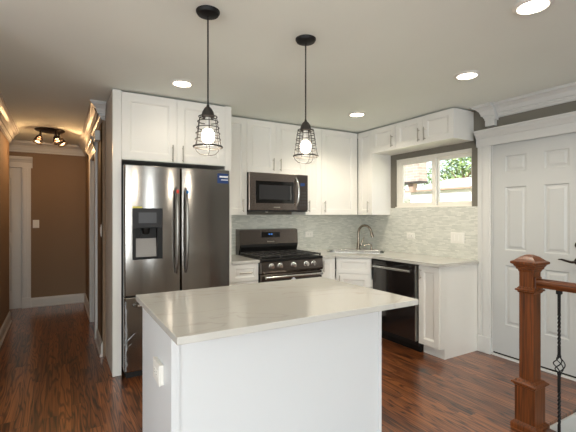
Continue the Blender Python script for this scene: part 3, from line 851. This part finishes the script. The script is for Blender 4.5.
ff.b.free(); ff.b = tb
for p in (((-0.006, 0.30), (0.02, 0.34), (0.075, 0.39)), ((0.0, 0.33), (0.012, 0.28), (0.05, 0.31)), ((-0.008, 0.36), (-0.01, 0.32), (0.01, 0.29))):
    ff.tube([(FX0 + a, FY - 0.012, z) for a, z in p], [0.0015, 0.003, 0.0015], 6)
finish('plastic_wrap', ff, M['clearfilm'], fz)
stx0, stx1 = 1.265, 1.372
ys_ = FY + 0.0065
stk = finish('sticker', B(stx0, stx1, ys_ - 0.006, ys_ + 0.003, 1.662, 1.752), M['stick'], dR)
finish('sticker_stripe', MB().box(stx0 + 0.02, stx1 - 0.004, ys_ - 0.008, ys_ - 0.006, 1.715, 1.730).box(stx0 + 0.035, stx1 - 0.004, ys_ - 0.008, ys_ - 0.006, 1.690, 1.698), M['white'], dR)

# ------------------------------------------------------------------ gas range
RX0, RX1 = 1.776, 2.536
t = thing('gas_range', 'slate stainless gas range with five knobs and backguard', 'range', ((RX0 + RX1) / 2, 3.88, 0))
finish('body', B(RX0, RX1, 3.60, 4.18, 0.06, 0.885), M['black'], t)
finish('foot_rail', B(RX0 + 0.03, RX1 - 0.03, 3.63, 4.1, 0.0, 0.0595), M['grille'], t)
finish('cooktop', MB().box(RX0 - 0.004, RX1 + 0.004, 3.545, 4.12, 0.886, 0.915, 0.006), M['black'], t)
finish('control_panel', MB().prism([(3.599, 0.765), (3.545, 0.765), (3.535, 0.79), (3.548, 0.884), (3.599, 0.884)], 'x', RX0, RX1), M['rangesteel'], t)
for kx in (1.889, 1.989, 2.153, 2.315, 2.409):
    mt = Matrix.Rotation(R(97), 4, 'X')
    kk = MB().lathe([(0, 0), (0.030, 0), (0.030, 0.006), (0.024, 0.010), (0.022, 0.034), (0.019, 0.038), (0, 0.039)], (kx, 3.5435, 0.842), 18, mt)
    finish('knob', kk, M['bright'], t, True)
od = finish('oven_door', B(RX0 + 0.003, RX1 - 0.003, 3.553, 3.598, 0.24, 0.758, 0.005), M['rangesteel'], t)
finish('window', B(RX0 + 0.06, RX1 - 0.06, 3.5495, 3.554, 0.33, 0.685, 0.001), M['blackglass'], od)
hb = MB().tube([(RX0 + 0.03, 3.505, 0.728), (RX1 - 0.03, 3.505, 0.728)], 0.014, 12)
for q in (RX0 + 0.06, RX1 - 0.06): hb.tube([(q, 3.505, 0.728), (q, 3.554, 0.728)], 0.011, 10)
finish('handle', hb, M['bright'], od, True)
finish('badge', MB().prism([(2.13, 0.682), (2.19, 0.682), (2.16, 0.712)], 'y', 3.5465, 3.5495), M['white'], od)
dwr = finish('drawer', B(RX0 + 0.003, RX1 - 0.003, 3.556, 3.598, 0.065, 0.235, 0.005), M['rangesteel'], t)
bg = finish('backguard', MB().prism([(4.12, 0.90), (4.075, 1.02), (4.09, 1.195), (4.125, 1.203), (4.20, 1.203), (4.20, 0.90)], 'x', RX0 - 0.006, RX1 + 0.006), M['rangesteel'], t)
finish('backguard_skirt', MB().prism([(4.118, 0.9155), (4.100, 0.9155), (4.068, 1.0), (4.070, 1.03)], 'x', RX0 + 0.004, RX1 - 0.004), M['black'], t)
finish('display', B(2.04, 2.29, 4.074, 4.09, 1.105, 1.168, 0.002), M['blackglass'], bg)
finish('clock', MB().box(2.135, 2.155, 4.0725, 4.074, 1.135, 1.15).box(2.165, 2.185, 4.0725, 4.074, 1.135, 1.15), M['blue'], bg)
finish('badge', B(2.12, 2.21, 4.071, 4.085, 1.050, 1.062), M['nickel'], bg)
for gx in (RX0 + 0.125, (RX0 + RX1) / 2, RX1 - 0.125):
    g = MB(); a, bb, y0, y1, z = gx - 0.115, gx + 0.115, 3.585, 4.075, 0.945
    for x in (a, gx, bb): g.box(x - 0.006, x + 0.006, y0, y1, z - 0.012, z, 0.002)
    for y in (y0, y0 + 0.125, (y0 + y1) / 2, y1 - 0.125, y1): g.box(a, bb, y - 0.006, y + 0.006, z - 0.012, z, 0.002)
    for x in (a, bb):
        for y in (y0, y1): g.box(x - 0.008, x + 0.008, y - 0.008, y + 0.008, 0.9155, z, 0.002)
    finish('grate', g, M['grate'], t)
for bx, by in ((RX0 + 0.125, 3.70), (RX0 + 0.125, 3.96), (2.156, 3.83), (RX1 - 0.125, 3.70), (RX1 - 0.125, 3.96)):
    finish('burner', MB().lathe([(0, 0.9155), (0.05, 0.9155), (0.048, 0.924), (0.036, 0.926), (0.034, 0.932), (0, 0.933)], (bx, by, 0), 20), M['iron'], t, True)

# ------------------------------------------------------------------ microwave
MX0, MX1, MZ0, MZ1, MY = 1.7795, 2.5375, 1.405, 1.836, 3.845
t = thing('microwave', 'over the range slate stainless microwave with curved handle', 'microwave', ((MX0 + MX1) / 2, 4.0, MZ0))
finish('body', MB().box(MX0, MX1, 3.882, BACK - 0.011, MZ0, MZ1, 0.002), M['black'], t)
md = finish('door', B(MX0, MX1 - 0.145, MY, 3.881, MZ0 + 0.018, MZ1, 0.004), M['bronzesteel'], t)
fw_ = MB(); fw_.panelled((MX0 + 0.075, MY + 0.0005, MZ0 + 0.095), UB, NB, 0.485, 0.245, [(0.035, 0.45, 0.035, 0.21)], 0.004, ((0, 0), (0.004, -0.003)))
wd = finish('door_window', fw_, M['blackglass'], md)
finish('mesh_screen', B(MX0 + 0.118, MX0 + 0.517, MY - 0.0012, MY - 0.0006, MZ0 + 0.138, MZ0 + 0.297), M['plastic'], md)
hp = []
for i in range(11):
    s = i / 10; hp.append((MX1 - 0.168 + 0.012 * math.sin(math.pi * s), MY - 0.004 - 0.045 * math.sin(math.pi * s) ** 0.6, MZ0 + 0.055 + 0.335 * s))
finish('handle', MB().tube(hp, [0.008] + [0.012] * 9 + [0.008], 12), M['bright'], md, True)
cp = finish('control_panel', B(MX1 - 0.144, MX1, MY, 3.881, MZ0 + 0.018, MZ1, 0.004), M['mwpanel'], t)
finish('display', B(MX1 - 0.105, MX1 - 0.045, MY - 0.0015, MY, MZ1 - 0.13, MZ1 - 0.095), M['stick'], cp)
kb = MB()
for i in range(5):
    for j in range(3): kb.box(MX1 - 0.115 + j * 0.032, MX1 - 0.092 + j * 0.032, MY - 0.0015, MY, MZ0 + 0.07 + i * 0.036, MZ0 + 0.09 + i * 0.036)
finish('keypad', kb, M['steelside'], cp)
finish('badge', B(MX0 + 0.30, MX0 + 0.38, MY - 0.002, MY, MZ0 + 0.042, MZ0 + 0.056), M['nickel'], md)
finish('vent_strip', B(MX0 + 0.004, MX1 - 0.004, 3.85, 3.8815, MZ0 + 0.001, MZ0 + 0.0175), M['grille'], t)
for q in (0.25, 0.62):
    finish('task_light', MB().lathe([(0, -0.008), (0.016, -0.006), (0.018, -0.0005), (0, -0.0005)], (MX0 + q, 3.92, MZ0)), M['plate'], t, True)

# ------------------------------------------------------------------ dishwasher
t = thing('dishwasher', 'black dishwasher with a steel bar handle under the countertop', 'dishwasher', (3.35, 2.98, 0))
finish('body', B(3.09, RIGHT - 0.02, 2.678, 3.292, 0.06, 0.868), M['grille'], t)
dd = finish('door', MB().box(3.047, 3.088, 2.698, 3.296, 0.115, 0.868, 0.004), M['dish'], t)
finish('edge_strip', B(3.0475, 3.088, 2.6865, 2.6975, 0.115, 0.868, 0.001), M['bright'], dd)
finish('control_strip', B(3.043, 3.048, 2.70, 3.294, 0.832, 0.866, 0.001), M['blackglass'], dd)
hb = MB().tube([(3.012, 2.73, 0.803), (3.012, 3.27, 0.803)], 0.011, 12)
for q in (2.755, 3.245): hb.tube([(3.012, q, 0.803), (3.048, q, 0.803)], 0.009, 8)
finish('handle', hb, M['bright'], dd, True)
finish('toe_panel', B(3.11, 3.13, 2.678, 3.29, 0.0, 0.0595), M['black'], t)

# ------------------------------------------------------------------ island
t = thing('kitchen_island', 'large plain white kitchen island base in the foreground', 'kitchen island', (1.0, 2.0, 0))
IX0, IX1, IY0, IY1 = 0.408, 1.598, 1.655, 2.335
finish('body', B(IX0 + 0.014, IX1 - 0.014, IY0 + 0.014, IY1 - 0.02, 0.0, 0.879), M['isle'], t)
finish('front_panel', B(IX0 + 0.035, IX1 - 0.022, IY0 + 0.006, IY0 + 0.0138, 0.001, 0.879), M['isle'], t)
finish('side_panel', B(IX0 + 0.002, IX0 + 0.0138, IY0 + 0.04, IY1 - 0.02, 0.001, 0.879), M['isle'], t)
finish('side_panel', B(IX1 - 0.0138, IX1 - 0.004, IY0 + 0.026, IY1 - 0.02, 0.001, 0.879), M['isle'], t)
finish('corner_post', MB().box(IX0, IX0 + 0.0135, IY0, IY0 + 0.039, 0.001, 0.879).box(IX0 + 0.0135, IX0 + 0.034, IY0, IY0 + 0.0135, 0.001, 0.879), M['isle'], t)
finish('corner_post', MB().box(IX1 - 0.0135, IX1, IY0, IY0 + 0.025, 0.001, 0.879).box(IX1 - 0.021, IX1 - 0.0135, IY0, IY0 + 0.0135, 0.001, 0.879), M['isle'], t)
for i in range(3):
    a = IX0 + 0.02 + i * 0.385
    d = cab_door(t, (a + 0.38, IY1 - 0.0195, 0.105), (-1, 0, 0), (0, 1, 0), 0.377, 0.768)
    bar_handle(d, (a + 0.34, IY1, 0.79), (-1, 0, 0), (0, 1, 0), 0.13)
tag(finish('island_countertop', B(0.382, 1.686, 1.464, 2.372, 0.88, 0.91, 0.003), M['quartz']), 'large pale veined quartz slab on the white island', 'countertop')


# ------------------------------------------------------------------ outlets and switches
def plate(name, label, cat, c, U, N, w_, h_, kind, group):
    c = Vector(c); U = Vector(U); N = Vector(N); Z = Vector((0, 0, 1))
    t = thing(name, label, cat, c, group)
    m_ = MB(); m_.panelled(c - U * w_ / 2 - Z * h_ / 2 + N * 0.0005, U, N, w_, h_, [(0.006, w_ - 0.006, 0.006, h_ - 0.006)], 0.004, ((0, 0), (0.004, 0.002)))
    finish('cover_plate', m_, M['plate'], t)
    def bit(nm, cu, cz, hu, hz, n0, n1, mm):
        b_ = MB(); q = c + U * cu + Z * cz + N * (n0 + n1) / 2
        pts = [q + U * su2 * hu + Z * sz * hz + N * sn * (n1 - n0) / 2 for su2 in (-1, 1) for sz in (-1, 1) for sn in (-1, 1)]
        tb = bmesh.new(); v = [tb.verts.new(p) for p in pts]
        for f_ in ((0, 1, 3, 2), (4, 6, 7, 5), (0, 4, 5, 1), (2, 3, 7, 6), (0, 2, 6, 4), (1, 5, 7, 3)): tb.faces.new([v[i] for i in f_])
        b_.merge(tb); finish(nm, b_, mm, t)
    if kind == 'outlet_v':
        for s in (-1, 1):
            bit('socket', 0, s * 0.02, 0.015, 0.014, 0.0066, 0.0085, M['plate'])
            for q in (-0.006, 0.006): bit('slot', q, s * 0.02 + 0.002, 0.0012, 0.005, 0.0086, 0.0092, M['slot'])
    elif kind == 'outlet_h':
        for s in (-1, 1):
            bit('socket', s * 0.02, 0, 0.014, 0.015, 0.0066, 0.0085, M['plate'])
            for q in (-0.006, 0.006): bit('slot', s * 0.02 + 0.002, q, 0.005, 0.0012, 0.0086, 0.0092, M['slot'])
    else:
        k = kind
        for i in range(k): bit('rocker', (i - (k - 1) / 2) * 0.046, 0, 0.016, 0.033, 0.0066, 0.010, M['plate'])
    return t


plate('wall_outlet', 'white outlet plate on back tiles right of the range', 'outlet', (2.795, BACK - 0.009, 1.118), UB, NB, 0.118, 0.072, 'outlet_h', 'white outlets')
plate('wall_outlet', 'white outlet plate on window wall tiles near the sink', 'outlet', (RIGHT - 0.009, 3.30, 1.12), UR, NR, 0.118, 0.072, 'outlet_h', 'white outlets')
plate('wall_switch', 'white three rocker switch plate on tiles beside entrance door', 'light switch', (RIGHT - 0.009, 2.66, 1.125), UR, NR, 0.165, 0.118, 3, 'white switches')
isl = plate('wall_outlet', 'white outlet on the left side of the island', 'outlet', (IX0 - 0.0135, 1.865, 0.645), (0, -1, 0), (-1, 0, 0), 0.135, 0.095, 'outlet_h', 'white outlets')
finish('outlet_box', B(IX0 - 0.0133, IX0 + 0.0015, 1.80, 1.93, 0.5995, 0.6905, 0.002), M['plate'], isl)
plate('wall_switch', 'white switch plate on the brown hall end wall', 'light switch', (-0.285, HF, 1.235), UB, NB, 0.08, 0.12, 1, 'white switches')
plate('wall_switch', 'white switch plate on hall wall beside fridge surround', 'light switch', (HX, 4.29, 1.215), (0, -1, 0), (-1, 0, 0), 0.075, 0.118, 1, 'white switches')
t = thing('door_chime', 'small white chime box high on hall wall under crown', 'door chime', (HX, 4.5, 2.15))
finish('chime_box', B(HX - 0.05, HX - 0.001, 4.42, 4.56, 2.135, 2.235, 0.004), M['plate'], t)
finish('grille_slot', MB().box(HX - 0.0515, HX - 0.05, 4.45, 4.53, 2.16, 2.165).box(HX - 0.0515, HX - 0.05, 4.45, 4.53, 2.175, 2.18), M['slot'], t)

# ------------------------------------------------------------------ lamps
def point(parent, loc, power, color, r=0.03, kind='POINT', spot=None):
    l = bpy.data.lights.new('lamp_light', kind); l.energy = power; l.color = color; l.shadow_soft_size = r
    if kind == 'SPOT': l.spot_size = spot; l.spot_blend = 0.6
    o = bpy.data.objects.new('lamp_light', l); COL.objects.link(o); o.parent = parent
    root = parent
    o.location = Vector(loc) - root.location
    return o


def pendant(x, y, label):
    t = thing('pendant_lamp', label, 'pendant lamp', (x, y, 1.68), 'caged pendant lamps over the island')
    finish('canopy', MB().lathe([(0, CEIL - 0.026), (0.03, CEIL - 0.026), (0.055, CEIL - 0.02), (0.062, CEIL - 0.008), (0.062, CEIL - 0.001), (0, CEIL - 0.001)], (x, y, 0), 28), M['iron'], t, True)
    finish('cord', MB().tube([(x, y, CEIL - 0.026), (x, y, 1.94)], 0.0042, 8), M['iron'], t)
    finish('socket', MB().lathe([(0, 1.880), (0.028, 1.880), (0.034, 1.884), (0.034, 1.892), (0.029, 1.910), (0.019, 1.928), (0.008, 1.938), (0.006, 1.948), (0, 1.948)], (x, y, 0), 24), M['cagewire'], t, True)
    g = MB(); N_ = 28
    def ring(r, z, w_=0.0024): g.tube([(x + r * math.cos(2 * math.pi * i / N_), y + r * math.sin(2 * math.pi * i / N_), z) for i in range(N_)], w_, 6, closed=True)
    for r, z in ((0.048, 1.884), (0.053, 1.858), (0.058, 1.826), (0.062, 1.796), (0.066, 1.764)): ring(r, z)
    ring(0.074, 1.726, 0.0048)
    for k in range(6):
        a = 2 * math.pi * k / 6 + 0.3; ca, sa = math.cos(a), math.sin(a)
        P_ = [(0.030, 1.886), (0.047, 1.884), (0.053, 1.855), (0.060, 1.80), (0.066, 1.76), (0.073, 1.727)]
        if k % 2 == 0: P_ += [(0.066, 1.708), (0.046, 1.690), (0.02, 1.683), (0.0, 1.682)]
        g.tube([(x + r * ca, y + r * sa, z) for r, z in P_], 0.0022, 6)
    finish('cage', g, M['cagewire'], t, True)
    finish('bulb', MB().lathe([(0, 1.745), (0.014, 1.747), (0.028, 1.757), (0.033, 1.777), (0.031, 1.80), (0.024, 1.815), (0, 1.815)], (x, y, 0), 20), M['bulb'], t, True)
    finish('bulb_neck', MB().lathe([(0, 1.8155), (0.0205, 1.8155), (0.016, 1.835), (0.014, 1.8795), (0, 1.8795)], (x, y, 0), 20), M['plate'], t, True)
    point(t, (x, y, 1.715), PENDANT_W, WARM, 0.03)


pendant(0.678, 1.98, 'black caged pendant lamp hanging nearer the fridge')
pendant(1.297, 1.99, 'black caged pendant lamp hanging in front of the microwave')


def downlight(x, y, label, power=None):
    t = thing('recessed_light', label, 'ceiling light', (x, y, CEIL - 0.012), 'round recessed ceiling lights')
    finish('trim_ring', MB().lathe([(0.068, CEIL - 0.004), (0.072, CEIL - 0.012), (0.082, CEIL - 0.012), (0.094, CEIL - 0.004), (0.094, CEIL - 0.0005), (0.068, CEIL - 0.0005)], (x, y, 0), 32), M['plate'], t, True)
    finish('diffuser', MB().lathe([(0, CEIL - 0.006), (0.0675, CEIL - 0.006), (0.0675, CEIL - 0.0008), (0, CEIL - 0.0008)], (x, y, 0), 32), M['lampdisc'], t, True)
    point(t, (x, y, CEIL - 0.03), power or RECESSED_W, WARM, 0.06, 'SPOT', R(150))


downlight(0.866, 3.166, 'recessed ceiling light in front of the fridge cabinet', 4.5)
downlight(2.732, 3.195, 'recessed ceiling light nearest the sink corner', 36)
downlight(2.697, 1.877, 'recessed ceiling light nearest the entrance door head', 34)
downlight(2.088, 1.081, 'recessed ceiling light cut by the top edge of the photo', 14)

# hall fixture: round dark plate with three spot heads
hxx, hyy = -0.09, 5.76
t = thing('hall_ceiling_light', 'dark bronze three head spotlight on the hall ceiling', 'ceiling light', (hxx, hyy, 2.25))
finish('ceiling_plate', MB().lathe([(0, CEIL - 0.03), (0.06, CEIL - 0.03), (0.15, CEIL - 0.02), (0.165, CEIL - 0.01), (0.165, CEIL - 0.0005), (0, CEIL - 0.0005)], (hxx, hyy, 0), 36), M['bronze'], t, True)
for k, (ax, ay, tx, ty) in enumerate(((-0.10, -0.02, -0.35, -0.2), (0.065, -0.09, 0.25, 0.55), (0.10, 0.06, 0.5, -0.3))):
    px_, py_ = hxx + ax, hyy + ay
    hd = finish('spot_arm', MB().tube([(px_, py_, CEIL - 0.022), (px_, py_, CEIL - 0.075)], 0.011, 10), M['bronze'], t, True)
    dirv = Vector((tx, ty, -1)).normalized(); rot = dirv.to_track_quat('-Z', 'Y').to_matrix().to_4x4()
    c0 = Vector((px_, py_, CEIL - 0.085))
    sh = MB()
    sh.lathe([(0, 0.0), (0.022, 0.0), (0.036, -0.018), (0.036, -0.022), (0, -0.022)], c0, 20, rot)
    for j in range(3):
        z0 = -0.036 - 0.026 * j; r0 = 0.042 + 0.006 * j
        sh.lathe([(r0 - 0.003, z0 - 0.012), (r0 + 0.002, z0 - 0.012), (r0, z0), (r0 - 0.004, z0), (r0 - 0.003, z0 - 0.012)], c0, 20, rot)
    for j in range(4):
        a = math.pi / 2 * j; cs, sn2 = math.cos(a), math.sin(a)
        sh.tube([c0 + (rot @ Vector((0.035 * cs, 0.035 * sn2, -0.018))), c0 + (rot @ Vector((0.055 * cs, 0.055 * sn2, -0.10)))], 0.003, 6)
    finish('spot_shade', sh, M['bronze'], hd, True)
    finish('bulb', MB().lathe([(0, -0.085), (0.018, -0.082), (0.026, -0.066), (0.022, -0.044), (0.012, -0.0225), (0, -0.0225)], c0, 16, rot), M['hallbulb'], hd, True)
    point(t, c0 + dirv * 0.12, HALL_W / 3, (1.0, 0.60, 0.28), 0.03)

# ------------------------------------------------------------------ stair railing
NX, NY = 2.61, 1.37
t = thing('stair_railing', 'stained oak newel post with handrail and twisted iron baluster', 'railing', (NX, NY, 0))
post = finish('newel_post', MB().sqstack((NX, NY), [(0.0435, 0.27), (0.0435, 1.03)]), M['oak'], t)
finish('base_block', MB().sqstack((NX, NY), [(0.080, 0.0), (0.080, 0.028), (0.076, 0.036), (0.066, 0.046), (0.0615, 0.050), (0.0615, 0.272), (0.066, 0.276), (0.068, 0.284), (0.078, 0.288), (0.078, 0.298), (0.066, 0.304), (0.056, 0.314), (0.0445, 0.320)]), M['oak'], post)
finish('collar', MB().sqstack((NX, NY), [(0.0445, 0.868), (0.050, 0.872), (0.053, 0.880), (0.062, 0.884), (0.062, 0.893), (0.053, 0.898), (0.0445, 0.910)]), M['oak'], post)
finish('post_cap', MB().sqstack((NX, NY), [(0.046, 1.005), (0.050, 1.018), (0.057, 1.022), (0.059, 1.036), (0.066, 1.041), (0.068, 1.050), (0.081, 1.056), (0.081, 1.070), (0.064, 1.078), (0.056, 1.086), (0.038, 1.102), (0.014, 1.114)]), M['oak'], post)
HP = [(-0.018, 0), (0.018, 0), (0.021, 0.012), (0.030, 0.022), (0.031, 0.036), (0.024, 0.050), (0.010, 0.056), (-0.010, 0.056), (-0.024, 0.050), (-0.031, 0.036), (-0.030, 0.022), (-0.021, 0.012)]
finish('handrail', MB().prism([(NX + a, 0.912 + z) for a, z in HP], 'y', NY - 0.044, -1.8), M['oakrail'], t, True)
finish('rosette', MB().sqstack((0, 0), [(0.04, 0), (0.04, 0.008)]) if False else B(NX - 0.038, NX + 0.038, NY - 0.054, NY - 0.0438, 0.900, 0.976, 0.003), M['oak'], t)


def baluster(y):
    m_ = MB(); x = NX
    def sq(z0, z1, h=0.0065): m_.box(x - h, x + h, y - h, y + h, z0, z1)
    sq(0.023, 0.10); sq(0.30, 0.40); sq(0.52, 0.575); sq(0.77, 0.905)
    for z0, z1 in ((0.10, 0.30), (0.575, 0.77)):       # twists
        tb = bmesh.new(); prev = None; n_ = 40
        for i in range(n_ + 1):
            a = math.pi * 2 * 2.0 * i / n_ + math.pi / 4; z = z0 + (z1 - z0) * i / n_
            cur = [tb.verts.new((x + 0.0092 * math.cos(a + k * math.pi / 2), y + 0.0092 * math.sin(a + k * math.pi / 2), z)) for k in range(4)]
            if prev:
                for k in range(4): tb.faces.new((prev[k], prev[(k + 1) % 4], cur[(k + 1) % 4], cur[k]))
            prev = cur
        m_.merge(tb)
    m_.lathe([(0, 0.40), (0.011, 0.402), (0.011, 0.412), (0, 0.414)], (x, y, 0), 12); m_.lathe([(0, 0.508), (0.011, 0.51), (0.011, 0.52), (0, 0.522)], (x, y, 0), 12)
    o = finish('baluster', m_, M['iron'], t)
    bk = MB()
    for k in range(4):
        pts = []
        for i in range(15):
            s = i / 14; a = 2 * math.pi * (k / 4 + 0.55 * s); r = 0.004 + 0.026 * math.sin(math.pi * s)
            pts.append((x + r * math.cos(a), y + r * math.sin(a), 0.41 + 0.102 * s))
        bk.tube(pts, 0.0032, 6)
    finish('basket', bk, M['iron'], o, True)
    finish('shoe', B(x - 0.016, x + 0.016, y - 0.016, y + 0.016, 0.0225, 0.045, 0.004), M['iron'], o)
    finish('top_collar', B(x - 0.014, x + 0.014, y - 0.014, y + 0.014, 0.888, 0.9115, 0.004), M['iron'], o)


for y in (1.20, 1.07, 0.94): baluster(y)

# ------------------------------------------------------------------ outside the window
struct('ground', B(4.2, 60, -15, 45, -0.4, -0.3), M['ground'])
t = thing('garage', 'white garage with pale low roof seen through the kitchen window', 'building', (14.5, 6.5, -0.3))
sd_ = MB()
for i in range(16): sd_.prism([(12.0, -0.3 + i * 0.16), (12.03, -0.3 + i * 0.16), (12.005, -0.14 + i * 0.16), (12.0, -0.14 + i * 0.16)] if False else [(11.97, -0.3 + i * 0.16), (12.0, -0.3 + i * 0.16), (12.0, -0.141 + i * 0.16), (11.99, -0.141 + i * 0.16)], 'y', 2.0, 10.8)
sd_.box(12.0, 17.0, 2.0, 10.8, -0.3, 2.26)
finish('wall', sd_, M['siding'], t)
finish('roof', MB().prism([(11.93, 2.262), (14.5, 2.80), (17.1, 2.262), (17.1, 2.35), (14.5, 2.90), (11.93, 2.35)], 'y', 1.8, 11.0), M['roof'], t)
finish('gutter', B(11.86, 11.928, 1.8, 11.0, 2.262, 2.345, 0.015), M['gutter'], t)
t = thing('brick_house', 'pale brick overhanging bay of a neighbouring house through left window pane', 'building', (6.5, 10.6, -0.3))
finish('wall', B(4.6, 8.3, 8.8, 13.0, -0.3, 5.2), M['brick'], t)
finish('bay', B(8.0, 8.3, 6.94, 8.799, 2.25, 5.2), M['brick'], t)
finish('bay_shade_strip', B(7.98, 8.32, 6.92, 8.799, 2.20, 2.249), M['undershade'], t)  # dark slab: the bay's shaded underside put into colour
finish('bracket', MB().prism([(7.16, 2.199), (7.36, 2.199), (7.30, 1.97), (7.20, 1.97)], 'x', 8.05, 8.2), M['gutter'], t)
finish('roof', MB().prism([(4.3, 5.21), (6.4, 6.6), (8.6, 5.21), (8.6, 5.4), (6.4, 6.8), (4.3, 5.4)], 'y', 6.6, 13.3), M['roof'], t)


def tree(x, y, h, rad, n, m, label):
    t = thing('leafy_tree', label, 'tree', (x, y, -0.3), 'trees behind the garage')
    tr = MB().tube([(x, y, -0.3), (x + 0.1, y, h * 0.35), (x, y + 0.1, h * 0.7)], [0.22, 0.16, 0.07], 9)
    for k in range(6):
        a = k * 1.05; tr.tube([(x + 0.05, y, h * (0.3 + 0.06 * k)), (x + 0.6 * rad * math.cos(a), y + 0.6 * rad * math.sin(a), h * (0.5 + 0.05 * k))], [0.07, 0.025], 6)
    finish('trunk', tr, M['bark'], t, True)
    b_ = bmesh.new(); cl = []
    for k in range(26):
        a = rng.uniform(0, 6.28); q = rng.uniform(0, 1) ** 0.6; zz = rng.uniform(-1, 1)
        rr = math.sqrt(max(0, 1 - zz * zz)) * q * rad
        cl.append((x + rr * math.cos(a), y + rr * math.sin(a), h * 0.66 + zz * h * 0.36))
    for i in range(n):
        cx_, cy_, cz_ = rng.choice(cl); v = Vector((rng.gauss(0, 1), rng.gauss(0, 1), rng.gauss(0, 1))) * rad * 0.17
        p = Vector((cx_, cy_, cz_)) + v
        u_ = Vector((rng.gauss(0, 1), rng.gauss(0, 1), rng.gauss(0, 0.6))).normalized(); w2 = u_.orthogonal().normalized()
        w2 = (Matrix.Rotation(rng.uniform(0, 6.28), 3, u_) @ w2); s = rng.uniform(0.10, 0.19)
        nn = u_.cross(w2) * s * 0.15
        q = [p - u_ * s, p + w2 * s * 0.45 + nn, p + u_ * s, p - w2 * s * 0.45 + nn]
        b_.faces.new([b_.verts.new(z) for z in q])
    fo = MB(); fo.b.free(); fo.b = b_
    o = finish('foliage', fo, m, t); 


tree(20.4, 14.4, 5.9, 1.9, 2600, M['leafA'], 'bright green leafy tree behind garage seen in right window pane')
tree(27.0, 19.6, 7.2, 2.6, 2600, M['leafB'], 'darker green tree behind garage at right edge of window')
tree(18.6, 19.0, 4.4, 1.5, 1800, M['leafA'], 'green leafy tree below brick bay at left edge of window')
